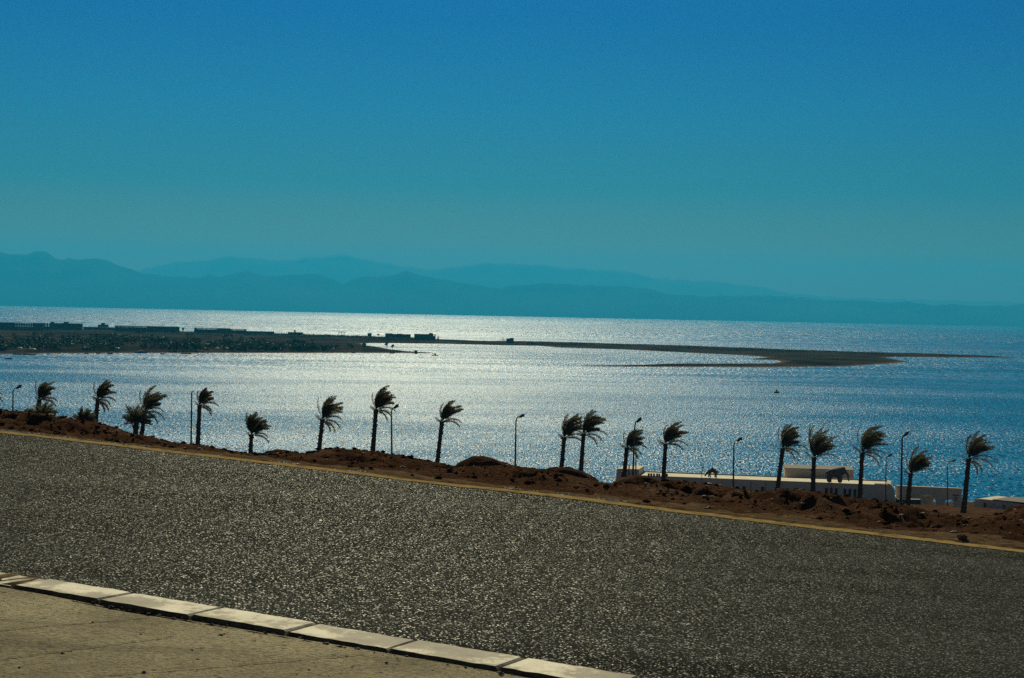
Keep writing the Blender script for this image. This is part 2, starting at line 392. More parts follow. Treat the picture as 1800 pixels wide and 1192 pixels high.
def hit(u, v, h):               # (s, t) where the line of sight meets the road surface
    d = ray(u, v); cc = CR + UP * CROSS_ROAD
    o = K + UP * h
    n = D.cross(cc); lam = (o - CAMPOS).dot(n) / d.dot(n); p = CAMPOS + d * lam - o
    t = p.dot(CR); s = (p - CR * t).dot(hd) / D.dot(hd)
    return s, t
RH = -0.12
_s, T_LINE = hit(900, Y0[1] + sy * 900, RH)
print('road width', T_LINE, 'at', _s, 'grade', D.z, 'kerb dist', K.y)

def strip(name, s0, s1, ns, ts, hs, mat, jit=0.0):
    V = []
    for i in range(ns):
        s = s0 + (s1 - s0) * i / (ns - 1)
        for t, h in zip(ts, hs):
            V.append(RP(s, t, h + (fbm(s * .5, t * .5, 3.3) * jit if jit else 0)))
    nt_ = len(ts)
    V = np.array([tuple(v) for v in V])
    return grid_mesh(name, V, nt_, ns, mat)
S0, S1 = -70.0, 60.0
tag(strip('road', S0, S1, 261, list(np.linspace(0.0, T_LINE + .3, 20)), [RH] * 20, 'asphalt', .012), kind='structure')
tag(strip('pavement', S0, S1, 261, list(np.linspace(-26.0, -.315, 40)), [-.014] * 40, 'pavement', .02), kind='structure')
# kerb: 0.6 m stones with worn, slightly uneven ends
mb = MB(); L = .60; n0 = int(-40 / L)
for i in range(n0, int(40 / L)):
    a = i * L + .004 + R.uniform(0, .008); b_ = (i + 1) * L - .004 - R.uniform(0, .008)
    dh = R.uniform(-.006, .006); dt = R.uniform(-.006, .006); ch = .015
    prof = [(-.30, -.14), (-.30, -ch), (-.30 + ch, 0), (-.02, 0), (0, -.02), (.004, -.16)]
    cols = []; sl = [a, a + .012] + [a + (b_ - a) * q / 9 for q in range(1, 9)] + [b_ - .012, b_]
    for s in sl:
        e = 1.0 if s in (a, b_) else 0.0; c1 = fbm(s * 9, 1.1) * .012; c2 = fbm(s * 9, 5.5) * .010
        cols.append([RP(s, t + dt + (c1 if k in (1, 2) else c2 if k in (3, 4) else 0), h + dh - (.010 * e if h > -.05 else 0) + fbm(s * 14, t * 9) * .003) for k, (t, h) in enumerate(prof)])
    vs = [p for c in cols for p in c]; m = len(prof); fs = []; nc = len(cols)
    for c in range(nc - 1):
        for k in range(m - 1):
            fs.append((c * m + k, c * m + k + 1, (c + 1) * m + k + 1, (c + 1) * m + k))
    fs.append(tuple(range(m))); fs.append(tuple((nc - 1) * m + k for k in range(m))[::-1])
    mb.add(vs, fs)
kb = tag(mb.build('kerb', 'kerb'), kind='structure'); kb.data.materials.append(MAT['joint_dirt_shade'])
kb.data.polygons.foreach_set('material_index', [1 if (n_ % 57) % 5 in (0, 1) and n_ % 57 < 55 or n_ % 57 >= 55 else 0 for n_ in range(len(kb.data.polygons))])  # near side painted dark for its shade as well as grime
# shallow joints struck across the pavement
for (u0, v0, u1, v1) in ((-60, 1113.5, 262, 1084.5), (-60, 1168, 300, 1119), (150, 1192, 640, 1150)):
    a_, b2 = [K + D * st[0] + CR * st[1] for st in ((lambda q: ((q - CR * q.dot(CR)).dot(hd) / D.dot(hd), q.dot(CR)))(
        (lambda d_: CAMPOS + d_ * ((K - UP * .014 - CAMPOS).dot(D.cross(CR)) / d_.dot(D.cross(CR))) - K)(ray(*uv))) for uv in ((u0, v0), (u1, v1)))]
    V = []
    for i in range(121):
        p = a_.lerp(b2, i / 120); n_ = (b2 - a_).cross(UP).normalized()
        st = p - K; tt_ = st.dot(CR); ss_ = (st - CR * tt_).dot(hd) / D.dot(hd)
        w_ = .003 + .006 * max(0, fbm(i * .13, u0)); off = fbm(i * .09, v0) * .012
        for sg in (-1, 1):
            q = p + n_ * (w_ * sg + off); V.append((q.x, q.y, RP(ss_, min(-.33, tt_), -.014 + fbm(ss_ * .5, tt_ * .5, 3.3) * .02 + .004).z))
    tag(grid_mesh('pavement_joint', np.array(V), 2, 121, 'joint_strip'), kind='structure')

V = []
for i in range(1600):
    s = -40 + 80 * i / 1599
    for t, h in ((-.345, -.018), (-.305, -.030), (-.28, -.006), (-.012, -.006), (0.0, -.2)):
        V.append(tuple(RP(s, t, h + R.uniform(-.004, .004))))
tag(grid_mesh('kerb_bedding', np.array(V), 5, 1600, 'joint_dirt_shade'), kind='structure')
mb = MB(); rk = random.Random(77)
def pebble(mb, p, r, rnd):
    bm = bmesh.new()
    for q in ((1, 0, 0), (-1, 0, 0), (0, 1, 0), (0, -1, 0), (0, 0, .8), (.6, .6, .4), (-.6, .5, .45), (.5, -.6, .5)):
        k = r * rnd.uniform(.6, 1.2); bm.verts.new((p[0] + q[0] * k * 1.2, p[1] + q[1] * k, p[2] + q[2] * k * .8))
    bmesh.ops.convex_hull(bm, input=bm.verts); bm.verts.index_update()
    mb.add([v.co.copy() for v in bm.verts], [tuple(v.index for v in f.verts) for f in bm.faces]); bm.free()
for k in range(900):
    ss_, tt_ = rk.uniform(-7, 7), -.34 - 5 * rk.random() ** 1.6
    pebble(mb, RP(ss_, tt_, -.014 + fbm(ss_ * .5, tt_ * .5, 3.3) * .02), .003 + .010 * rk.random() ** 4, rk)
for k in range(260):
    ss_, tt_ = rk.uniform(-9, 9), -.335 + rk.uniform(-.02, .03); pebble(mb, RP(ss_, tt_, -.016), .004 + .012 * rk.random() ** 3, rk)
tag(mb.build('grit', 'dark_stone'), 'dark grit scattered on the dusty pavement and along the kerb', 'grit', kind='stuff')
V = []
for i in range(1040):
    s = S0 + (S1 - S0) * i / 1039
    j1 = fbm(s * 1.3, 7.1) * .03; j2 = fbm(s * 1.3, 3.1) * .03
    for t in (T_LINE - .115 + j1, T_LINE + .115 + j2):
        V.append(tuple(RP(s, t, RH + .0045 + fbm(s * .5, t * .5, 3.3) * .012)))
tag(grid_mesh('road_marking', np.array(V), 2, 1040, 'yellow'), kind='structure')

# ------------------------------------------------------------------ spoil bank beyond the road
crest_y = lerp_table([(-900, 640), (-300, 690), (0, 722), (40, 724), (90, 733), (130, 740), (165, 743), (200, 752), (230, 764), (260, 768), (290, 778),
    (340, 784), (360, 785), (400, 796), (440, 804), (480, 801), (500, 799), (535, 803), (560, 794), (590, 790), (640, 793), (700, 800),
    (760, 813), (800, 822), (830, 822), (900, 818), (960, 828), (1000, 836), (1040, 846), (1080, 853), (1130, 853), (1165, 849), (1190, 846),
    (1230, 852), (1280, 858), (1330, 868), (1355, 867), (1380, 860), (1400, 862), (1440, 869), (1500, 877), (1560, 883), (1600, 891),
    (1650, 903), (1700, 913), (1730, 913), (1765, 905), (1800, 893), (1850, 890), (2000, 930), (2600, 1000)])
EYE = lambda u: 533.4 + .0207 * u
T_E, T_C, T_B = T_LINE + .04, T_LINE + 3.4, T_LINE + 6.5
def crest_point(s):
    p = RP(s, T_C, RH)
    for _ in range(3):
        u, v = pix(p); q = P(u, crest_y(u), p.y); p = Vector((p.x, p.y, q.z))
    return p
ns, ntt = 1150, 96
SB0, SB1 = -42.0, 30.0
V = np.zeros((ns * ntt, 3)); bank_top = {}
for i in range(ns):
    s = SB0 + (SB1 - SB0) * i / (ns - 1)
    cp = crest_point(s); e0 = RP(s, T_E, RH - .012)
    for j in range(ntt):
        f = j / (ntt - 1); t = T_E + (T_B - T_E) * f
        p = RP(s, t, RH)
        fc = (t - T_E) / (T_C - T_E)
        if fc <= 1:
            g = min(1, max(0, (fc - .16) / .6)); g = g * g * (3 - 2 * g)
            # straight line of the sag from the road edge to the crest, lumps kept below the line of sight over the crest
            z = e0.z + (cp.z - e0.z) * fc
            lump = fbm(s * .8, t * .9, 1.7, 4) * .17 + fbm(s * 2.7, t * 2.7, 5.1, 4) * .11 + fbm(s * 7, t * 7, 2.2, 5) * .11
            up = lump - .02
            z += up * g * (1 - .75 * max(0, (fc - .72) / .28)) + (.024 + .020 * fbm(s * 5, t * 5, .3, 4)) * min(1, fc * 45) * (1 - g) + fbm(s * 9, t * 9, .3, 3) * .010 + .04 * math.sin(math.pi * min(1, fc)) * g
        else:
            z = cp.z - (fc - 1) * (T_C - T_E) * .42 * min(1, (fc - 1) * 2.5) + fbm(s * 2.7, t * 2.7, 5.1, 4) * .03
        if fc < 1.6:        # no clod stands far above the crest line
            u_, v_ = pix((p.x, p.y, z)); zl = H - (crest_y(u_) - 1.0 - EYE(u_)) / F * p.y
            if z > zl: z = zl + .18 * (z - zl)
        V[i * ntt + j] = (p.x, p.y, z)
tag(grid_mesh('embankment', V, ntt, ns, 'soil'), kind='structure')
BANK = V.reshape(ns, ntt, 3)
bk = bpy.data.objects['embankment'].data; bk.materials.append(MAT['verge'])
mi = []
for j_ in range(ns - 1):
    s = SB0 + (SB1 - SB0) * j_ / (ns - 1)
    for i_ in range(ntt - 1):
        fc = (i_ / (ntt - 1)) * (T_B - T_E) / (T_C - T_E)
        mi.append(1 if fc < .14 + .10 * fbm(s * 1.4, fc * 6, 8.8, 4) else 0)
bk.polygons.foreach_set('material_index', mi)
# rubble scattered over the bank (uncountable)
mb = MB(); rr = random.Random(5)
def stone(mb, p, r, rnd):
    vs = []; b = [(1, 0, 0), (-1, 0, 0), (0, 1, 0), (0, -1, 0), (0, 0, .8), (0, 0, -.6), (.6, .6, .4), (-.6, .5, .45), (.5, -.6, .5), (-.6, -.6, .3)]
    bm = bmesh.new()
    for q in b:
        k = r * rnd.uniform(.6, 1.2); bm.verts.new((p[0] + q[0] * k * 1.25, p[1] + q[1] * k, p[2] + q[2] * k * .8))
    bmesh.ops.convex_hull(bm, input=bm.verts)
    bm.verts.index_update(); vs = [v.co.copy() for v in bm.verts]; fs = [tuple(v.index for v in f.verts) for f in bm.faces]; bm.free()
    mb.add(vs, fs)
mbd = MB()
for k in range(15000):
    i = rr.randrange(ns); j = int(rr.betavariate(2.2, 2.0) * ntt * .62) + 3; pale = rr.random() < .16
    q = BANK[i, j]; r = .008 + (.022 if pale else .034) * rr.random() ** 4
    stone(mb if pale else mbd, (q[0], q[1], q[2] + r * .2), r, rr)
tag(mb.build('rubble', 'stone'), kind='stuff', label='pale chips of stone strewn over the soil bank', cat='rubble')
tag(mbd.build('clods', 'soil'), kind='stuff', label='brown clods of earth strewn over the soil bank', cat='soil clods')
for (u, v, r, lab) in ((1690, 953, .032, 'added dark lump for a shaded hollow at the foot of the soil bank right of the last palm'),):
    s, t = hit(u, v, RH); i = int(np.clip((s - SB0) / (SB1 - SB0) * (ns - 1), 0, ns - 1)); j = int(np.clip((t - T_E) / (T_B - T_E) * (ntt - 1), 2, ntt - 1))
    # nearest bank vertex along the line of sight
    best = min(((abs(pix(BANK[i2, j2])[0] - u) + abs(pix(BANK[i2, j2])[1] - v), i2, j2) for i2 in range(max(0, i - 90), min(ns, i + 90), 3) for j2 in range(2, 60, 2)))
    q = BANK[best[1], best[2]]
    b = MB(); b.ball((0, 0, 0), (r * 1.3, r, r * .85), 9, 6, .22, rr)
    tag(b.build('shade_lump', 'dark_stone', loc=(q[0], q[1], q[2] + r * .3)), lab, 'dark_lump', 'dark lumps on the soil bank')  # dark lump added where the bank has only a shaded hollow

# ------------------------------------------------------------------ terrain down to the sea
def near_y(u): return crest_y(u) + 26
mid_y = lerp_table([(-900, 690), (0, 752), (350, 815), (415, 806), (440, 801), (470, 806), (520, 832), (1500, 905), (1560, 905), (1640, 905), (1695, 902), (1800, 905), (2600, 950)])
def mid2(u):
    return max(mid_y(u), crest_y(u) + 26) if (u < 400 or 500 < u < 1540) else mid_y(u)
far_y = lerp_table([(-900, 720), (0, 770), (380, 818), (410, 803), (440, 796), (470, 797), (520, 845), (1050, 880), (1500, 886), (1560, 884), (1650, 888), (1690, 893), (1800, 897), (2600, 930)])
def terrain_z(u, y):
    zn = 22.0; a = [(20.0, near_y(u) + 10), (30.0, near_y(u)), (140.0, mid2(u)), (190.0, far_y(u)), (235.0, far_y(u) + 6)]
    if y <= 235:
        vy = np.interp(y, [q[0] for q in a], [q[1] for q in a])
        return H - (vy - EYE(u)) / F * y
    z0 = terrain_z(u, 235.0); f = (y - 235) / 65.0
    return z0 + (-.4 - z0) * min(1.25, f)
us = np.arange(-900, 2720, 14.0); ysr = np.concatenate([np.linspace(20, 60, 26), np.linspace(62, 240, 100), np.linspace(243, 312, 24)])
V = []
for y in ysr:
    for u in us:
        p = P(u, 800, y); z = terrain_z(u, y) + fbm(p.x * .15, y * .15, 9.0, 5) * (.12 + .10 * min(1, y / 100))
        V.append((p.x, p.y, z))
tag(grid_mesh('terrain', np.array(V), len(us), len(ysr), 'soil'), kind='structure')

def mound(u0, u1, vtop, vbase, y, label):
    a, b = P(u0, vbase, y), P(u1, vbase, y); t = P((u0 + u1) / 2, vtop, y)
    rx = (b.x - a.x) / 2 * 1.3; hgt = t.z - (a.z + b.z) / 2 + .0; cx = (a.x + b.x) / 2; zb = (a.z + b.z) / 2
    n = 44; V = []
    for j in range(n):
        for i in range(n):
            x = (i / (n - 1) * 2 - 1) * 1.25; yy = (j / (n - 1) * 2 - 1) * 1.25
            r = math.hypot(x, yy); q = max(0, 1 - r * r) ** .85 if r < 1 else 0
            V.append((cx + x * rx, y + yy * rx * .8, zb - .45 - (r > 1) * (r - 1) * 1.5 + (hgt + .45) * q * (1 + .12 * fbm(x * 2, yy * 2, u0)) + fbm(x * 7, yy * 7, u0, 4) * .03))
    o = grid_mesh('soil_mound', np.array(V), n, n, 'soil'); tag(o, label, 'soil mound', 'smooth soil mounds behind the bank')
mound(786, 915, 803, 822, 46, 'smooth rounded soil mound on the skyline left of the lone middle lamp post')
mound(925, 1060, 821, 845, 44, 'long smooth soil mound in front of the pair of palms')
mound(1062, 1182, 836, 853, 46, 'low smooth soil mound before the left end of the white building')
mound(450, 530, 790, 801, 60, 'small low soil mound right of the shortest palm')
mound(1738, 1880, 886, 915, 27, 'rough soil mound at the right edge beside the last white building')

# ------------------------------------------------------------------ sea
ysea = np.concatenate([np.linspace(262, 3000, 40), np.geomspace(3100, 25000, 30)])
V = [(x, y, 0.0) for y in ysea for x in np.linspace(-1, 1, 41) * (900 + y * .9)]
tag(grid_mesh('sea', np.array(V), 41, len(ysea), 'water'), kind='structure')

# ------------------------------------------------------------------ mountains over the water
def mountain(name, prof, y, depth, seed, mat='mountain'):
    pf = lerp_table(prof); us = np.arange(-1500, 3320, 6.0); ny = 30; V = []
    for j in range(ny):
        f = j / (ny - 1); yy = y + depth * f
        for u in us:
            x = P(u, 540, yy).x
            top = P(u, pf(u) + fbm(u * .030, seed * 3, 0, 5) * 2.2 + abs(fbm(u * .085, seed, 2.0, 3)) * -2.6, y + depth * .55).z
            shp = math.sin(math.pi * min(1, f / 1.1)) ** .8 if f > 0 else 0
            shp = min(1, f / .55) ** .85 if f <= .55 else max(0, 1 - ((f - .55) / .45) ** 1.3)
            rg = 1 + (.20 if mat == 'mountain' else .05) * fbm(x / 900 + seed, yy / 900, seed, 5) * (1 - abs(f - .55)) * (0.25 if abs(f - .55) < .03 else 1)
            z = max(0, top) * shp * (rg if abs(f - .55) > .02 else 1 + .02 * fbm(x / 300, seed, 0, 3))
            V.append((x, yy, z - (5 if j in (0, ny - 1) else 0)))
    return tag(grid_mesh(name, np.array(V), len(us), ny, mat), kind='structure')
FRONT = [(-1500, 440), (-600, 452), (-200, 446), (0, 450), (40, 455), (75, 448), (92, 452), (105, 459), (120, 455), (140, 459), (150, 457), (170, 454), (185, 456), (205, 466), (225, 472), (245, 479), (260, 482), (300, 486), (340, 489), (357, 487), (367, 483),
    (385, 488), (420, 483), (440, 480), (465, 484), (500, 483), (530, 485), (555, 484), (572, 488), (600, 498), (640, 491), (690, 487), (715, 481), (740, 488), (770, 490), (800, 495),
    (850, 504), (880, 509), (900, 506), (950, 503), (1000, 503), (1050, 502), (1100, 504), (1150, 511), (1170, 516), (1200, 520), (1300, 522), (1400, 528), (1440, 530), (1480, 528), (1540, 533), (1600, 531),
    (1640, 537), (1680, 535), (1720, 539), (1760, 537), (1800, 537), (2400, 548), (3320, 560)]
FAR = [(-1500, 430), (0, 466), (240, 476), (300, 463), (350, 457), (400, 450), (450, 454), (490, 458), (550, 450), (600, 448), (660, 459), (700, 466), (760, 475), (800, 470), (860, 462), (920, 464),
    (1000, 471), (1080, 475), (1150, 489), (1250, 495), (1330, 504), (1400, 517), (1500, 524), (1800, 531), (2400, 540), (3320, 555)]
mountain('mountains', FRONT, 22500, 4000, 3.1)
mountain('far_mountains', FAR, 33000, 4000, 8.4, 'haze_pale_mountain')

# ------------------------------------------------------------------ headland and sand spit
OUT = [(-500, 628), (-200, 625), (0, 622.5), (60, 622), (120, 621), (250, 620.5), (400, 620.5), (560, 620.5), (640, 620.5), (700, 620.5), (745, 620.8), (768, 620.6), (745, 619.4), (712, 617.6),
       (690, 615), (668, 610.5), (642, 607), (632, 604.2), (650, 603.2), (700, 603.4), (780, 604.3), (880, 607), (945, 608), (985, 611), (1090, 614.2), (1170, 618), (1240, 621.5),
       (1310, 624.5), (1352, 628.5), (1318, 630.8), (1322, 632), (1365, 633), (1374, 636), (1358, 639), (1300, 640.2), (1200, 640.8), (1100, 641.8), (1010, 643.2), (1050, 644.3), (1150, 644.8), (1340, 645.3), (1480, 644.5), (1520, 642), (1560, 639.5),
       (1597, 636), (1578, 632.5), (1556, 629.2), (1570, 627.5), (1620, 627.6), (1700, 628.4), (1790, 629), (1760, 626.9), (1700, 625.2), (1560, 620.8), (1400, 616.2), (1340, 613.5),
       (1200, 608.0), (1100, 605.8), (1000, 602.5), (950, 601.2), (860, 600.4), (780, 597.3), (700, 594.0), (600, 590.4), (500, 587.4), (400, 585.2), (200, 581.0), (0, 577.6), (-200, 573), (-500, 566)]
poly = np.array([(PZ(u, v, 0.0).x, PZ(u, v, 0.0).y) for u, v in OUT])
def sdf(px, py):
    d2 = np.full(px.shape, 1e18); inside = np.zeros(px.shape, bool); n = len(poly)
    for i in range(n):
        ax, ay = poly[i]; bx, by = poly[(i + 1) % n]; ex, ey = bx - ax, by - ay
        t = np.clip(((px - ax) * ex + (py - ay) * ey) / (ex * ex + ey * ey), 0, 1)
        d2 = np.minimum(d2, (px - ax - t * ex) ** 2 + (py - ay - t * ey) ** 2)
        c = (ay > py) != (by > py); inside ^= c & (px < ex * (py - ay) / (ey if ey else 1e-9) + ax)
    d = np.sqrt(d2); return np.where(inside, d, -d)
gx = np.arange(poly[:, 0].min() - 12, poly[:, 0].max() + 12, 5.0); gy = np.arange(poly[:, 1].min() - 15, poly[:, 1].max() + 15, 7.0)
GX, GY = np.meshgrid(gx, gy); SD = sdf(GX, GY)
def land_h(sd, x, y):
    h = np.clip(sd * .07, -1.0, .9)
    return h
HZ = land_h(SD, GX, GY)
keep = (SD > -14)
nz = np.array([[fbm(x * .03, y * .012, 4.4, 3) if k else 0 for x, k in zip(gx, row)] for y, row in zip(gy, keep)])
HZ = HZ + nz * .35 * np.clip(SD / 10, 0, 1)
idx = -np.ones(keep.shape, int); idx[keep] = np.arange(keep.sum())
fs = []
for j in range(keep.shape[0] - 1):
    for i in range(keep.shape[1] - 1):
        q = (idx[j, i], idx[j, i + 1], idx[j + 1, i + 1], idx[j + 1, i])
        if min(q) >= 0: fs.append(tuple(int(a) for a in q))
mb = MB(); mb.v = [(a, b, c) for a, b, c in zip(GX[keep], GY[keep], HZ[keep])]; mb.f = fs
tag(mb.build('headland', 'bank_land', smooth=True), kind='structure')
def ground(x, y):
    i = int(np.clip(round((x - gx[0]) / 5.0), 0, len(gx) - 1)); j = int(np.clip(round((y - gy[0]) / 7.0), 0, len(gy) - 1))
    return float(max(0, HZ[j, i]))
def LP(u, v):                   # point of the headland under a pixel
    p = PZ(u, v, .9); return Vector((p.x, p.y, ground(p.x, p.y)))

# wood of palms and tamarisks along the beach: reads as one mass
def leaf_clump(mb, c, r, n, rnd, size):
    for _ in range(n):
        a = rnd.uniform(0, 2 * math.pi); zz = rnd.uniform(-1, 1); rad = rnd.random() ** .45
        q = Vector(c) + Vector((math.cos(a) * math.sqrt(1 - zz * zz) * r[0], math.sin(a) * math.sqrt(1 - zz * zz) * r[1], zz * r[2])) * rad
        d1 = Vector((rnd.uniform(-1, 1), rnd.uniform(-.5, .5), rnd.uniform(-.7, 1))).normalized() * size * rnd.uniform(.6, 1.3)
        d2 = Vector((rnd.uniform(-.6, .6), rnd.uniform(-1, 1), rnd.uniform(-.8, .8))).normalized() * size * .45
        mb.add([q - d1 - d2 * .3, q + d2, q + d1 + d2 * .2, q - d2], [(0, 1, 2, 3)])
rg = random.Random(21)
grove_top = lerp_table([(-300, 588), (0, 590), (100, 588), (150, 590), (200, 589), (300, 595), (420, 600), (520, 602), (600, 604), (640, 605)])
mb = MB()
clumps = [(rg.uniform(-300, 640), rg.random(), rg.uniform(4, 16), rg.uniform(.65, 1.35)) for _ in range(62)]
for k in range(950):
    cu, cv, cw, ch = clumps[k % 62] if rg.random() < .8 else (rg.uniform(-300, 640), rg.random(), 20, .8)
    u = min(640, cu + rg.gauss(0, cw)); tb = grove_top(u); fv = min(1, max(0, cv + rg.gauss(0, .16))); v = tb + 9 + (617 - tb - 9) * fv
    if u > 600: v = rg.uniform(608, 617)
    p = LP(u, v); hh = rg.uniform(3.0, 6.2) * (1.35 if rg.random() < .15 else 1) * ch
    if u > 560: hh *= .75
    mb.tube([(p.x, p.y, p.z - .3), (p.x + rg.uniform(-.3, .3), p.y, p.z + hh * .7)], [.18, .1], 4, False)
    w_ = rg.uniform(1.6, 4.2) * (.6 if u > 560 else 1)
    if rg.random() < .4:            # palm-like head
        leaf_clump(mb, (p.x, p.y, p.z + hh * .9), (w_ * .6, w_ * .6, hh * .16), 40, rg, .9)
    else:
        for q in range(4):
            leaf_clump(mb, (p.x + rg.uniform(-1, 1) * w_ * .6, p.y + rg.uniform(-1, 1) * 2, p.z + hh * rg.uniform(.35, .85)), (w_ * .55, 2.0, hh * .2), 26, rg, .85)
tag(mb.build('grove', 'far_leaf'), 'dark wood of palms and tamarisks along the far beach', 'wood', kind='stuff')
# scrub along the top of the headland
mb = MB()
for k in range(620):
    u = rg.uniform(-200, 1580) if k % 4 == 0 else rg.uniform(440, 732)
    vtop = float(np.interp(u, [-200, 0, 200, 400, 600, 780, 950, 1200, 1400, 1580], [577, 580, 583, 587, 592.2, 598.6, 602.5, 609.5, 617.5, 622.5])) + rg.uniform(0, 1.6)
    p = LP(u, vtop); r = rg.uniform(.7, 1.7) * (.5 if u > 780 else 1.25 if 530 < u < 735 else .8)
    leaf_clump(mb, (p.x, p.y, p.z + r * .6), (r * 1.8, r, r * .9), 30, rg, .6)
tag(mb.build('scrub', 'far_leaf'), 'low scrub dotted along the top of the headland', 'scrub', kind='stuff')

def far_tree(u, v, hgt, wid, label, shape='round'):
    p = LP(u, v); t = thing('broadleaf_tree', p, label, 'tree', 'single trees on the headland')
    rnd = random.Random(int(u * 7 + v))
    b = MB(); b.tube([(0, 0, -.3), (.1, 0, hgt * .35), (-.05, 0, hgt * .8)], [.24, .17, .08], 6)
    for a in (-1, 1): b.tube([(.05, 0, hgt * .35), (a * wid * .25, 0, hgt * .62)], [.1, .05], 5)
    b.build('trunk', 'bark', t)
    b = MB()
    if shape == 'cone':
        for q in range(5): leaf_clump(b, (0, 0, hgt * (.18 + .18 * q)), (wid * (.5 - .09 * q), wid * .4, hgt * .14), 60, rnd, .4)
    else:
        for q in range(6): leaf_clump(b, (rnd.uniform(-.3, .3) * wid, rnd.uniform(-.3, .3) * wid, hgt * rnd.uniform(.55, .88)), (wid * .30, wid * .3, hgt * .16), 55, rnd, .42)
    b.build('crown', 'far_leaf', t)
for a in ((680, 614, 6.2, 3.8, 'tall ragged tree at the tip of the wooded shore'), (690, 615, 4.6, 2.6, 'smaller rounded tree just right of the ragged tree at the wooded tip'),
          (518.5, 588, 6.0, 2.4, 'lollipop shaped tree standing alone against the bright far water'), (322, 584, 5.6, 4.0, 'bushy tree in the gap between two unfinished far buildings'),
          (770, 598, 4.4, 2.8, 'pointed conical tree right of the last long far building', 'cone'), (85, 596, 5.5, 4.5, 'broad tree on the bare slope below the left frame building'),
          (245, 592, 6.5, 3.5, 'slim tree in front of the open topped far building'), (62, 592, 4.8, 4.2, 'low tree on the bare slope near the left edge'), (548, 604, 4.6, 3.4, 'lone tree on the sandy slope above the wood'),
          (665, 592, 3.6, 3.2, 'round bush-like tree between the low far houses'), (735, 600, 2.2, 2.0, 'tiny dark tree below the last long far building')):
    far_tree(*a)

# ------------------------------------------------------------------ far buildings on the headland
def px2m(dpx, y): return dpx * y / F
def far_frame(u0, u1, vtop0, vbase, solid, label, storeys=2, bays=None, extras=(), name='concrete_building', open_rows=None, cat='building'):
    """u0..u1 in the photo; solid: list of (f0, f1, row) filled bays; the rest of each storey stays open"""
    a = LP(u0, vbase + .0207 * 0); b = LP(u1, vbase + .0207 * (u1 - u0)); yy = (a.y + b.y) / 2
    L = b.x - a.x; top = P(u0, vtop0, yy).z; z0 = min(a.z, b.z) - .4; hgt = max(1.5, top - min(a.z, b.z))
    t = thing(name, (a.x, yy, z0 + .4), label, cat, 'far buildings along the headland')
    dp = 9.0; sh = hgt / storeys; bays = bays or max(3, int(L / 3.2))
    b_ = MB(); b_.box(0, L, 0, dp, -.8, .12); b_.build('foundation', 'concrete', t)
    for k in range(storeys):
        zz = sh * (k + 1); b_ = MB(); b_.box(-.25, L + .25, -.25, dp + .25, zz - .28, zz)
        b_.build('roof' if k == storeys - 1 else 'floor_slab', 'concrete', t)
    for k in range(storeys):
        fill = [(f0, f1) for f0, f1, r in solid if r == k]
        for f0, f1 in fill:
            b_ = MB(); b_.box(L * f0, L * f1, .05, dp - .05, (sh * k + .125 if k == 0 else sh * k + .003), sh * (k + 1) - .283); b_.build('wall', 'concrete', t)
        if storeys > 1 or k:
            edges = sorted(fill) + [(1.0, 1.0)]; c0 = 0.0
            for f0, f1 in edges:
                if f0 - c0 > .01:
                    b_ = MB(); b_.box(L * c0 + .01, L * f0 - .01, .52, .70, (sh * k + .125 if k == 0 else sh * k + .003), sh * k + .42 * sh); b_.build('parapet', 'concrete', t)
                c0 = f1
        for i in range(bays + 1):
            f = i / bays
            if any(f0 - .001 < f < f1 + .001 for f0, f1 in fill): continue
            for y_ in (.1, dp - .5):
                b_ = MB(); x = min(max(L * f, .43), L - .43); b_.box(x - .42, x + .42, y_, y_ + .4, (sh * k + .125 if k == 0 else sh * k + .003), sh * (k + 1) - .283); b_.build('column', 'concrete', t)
    for f0, f1, hh in extras:
        b_ = MB(); b_.box(L * f0, L * f1, 2, 6, hgt + .003, hgt + hh); b_.build('stair_tower', 'concrete', t)
    return t
far_frame(-60, 73, 565.3, 578.5, [(0, 1, 0), (0, .61, 1), (0, .61, 2), (.88, 1, 1), (.88, 1, 2)], 'long unfinished concrete building at the left edge with two open upper storeys', 3, 44)
far_frame(74, 142, 567.5, 578.8, [(.20, 1, 2), (.20, 1, 1), (0, 1, 0)], 'dark block with two stair towers on its roof and four see-through bays', 3, 14, ((.2, .275, 1.6), (.54, .65, 1.7)))
far_frame(172, 188, 570.5, 577, [(0, 1, 0)], 'small square house with a box tower on its roof', 1, 3, ((.3, .65, 2.2),))
far_frame(146, 200, 574.5, 579, [(0, 1, 0)], 'low flat wall-like shed below the small tower house', 1, 5)
far_frame(202, 313, 572.2, 582, [(0, 1, 0), (.5, 1, 1)], 'long dark building whose upper storey is open columns on its left half', 2, 48)
far_frame(341, 402, 576.0, 585, [(0, 1, 0), (.66, 1, 1)], 'unfinished building with open columns left and a solid right third', 2, 28)
far_frame(403, 431, 578.3, 586, [(0, 1, 0)], 'short open frame of columns under a thin slab', 2, 14)
far_frame(432, 480, 582.0, 588, [(0, 1, 0)], 'low plain dark wall building right of the open frame', 1, 6)
far_frame(506, 531, 583.8, 590, [(0, 1, 0)], 'low shed below the lollipop tree', 1, 4)
p = LP(600.5, 592.5); t = thing('roadside_shelter', p, 'flat canopy roof on thin posts above the scrub', 'shelter', 'far buildings along the headland')
hw = px2m(6.5, p.y); zt = P(600.5, 583.2, p.y).z - p.z
b = MB(); b.box(-hw, hw, -2, 2, zt - .75, zt); b.build('roof', 'concrete', t)
for x in (-hw * .8, 0, hw * .8): b = MB(); b.tube([(x, 0, -.4), (x, 0, zt - .753)], .16, 6); b.build('post', 'concrete', t)
far_frame(646, 652, 585.6, 594, [(0, 1, 0)], 'little cube hut rising from the scrub', 1, 2)
far_frame(677, 721, 586.8, 596, [(0, 1, 0)], 'low long house left of the towered building', 1, 7, ((.0, .28, .5), (.45, .66, .4)))
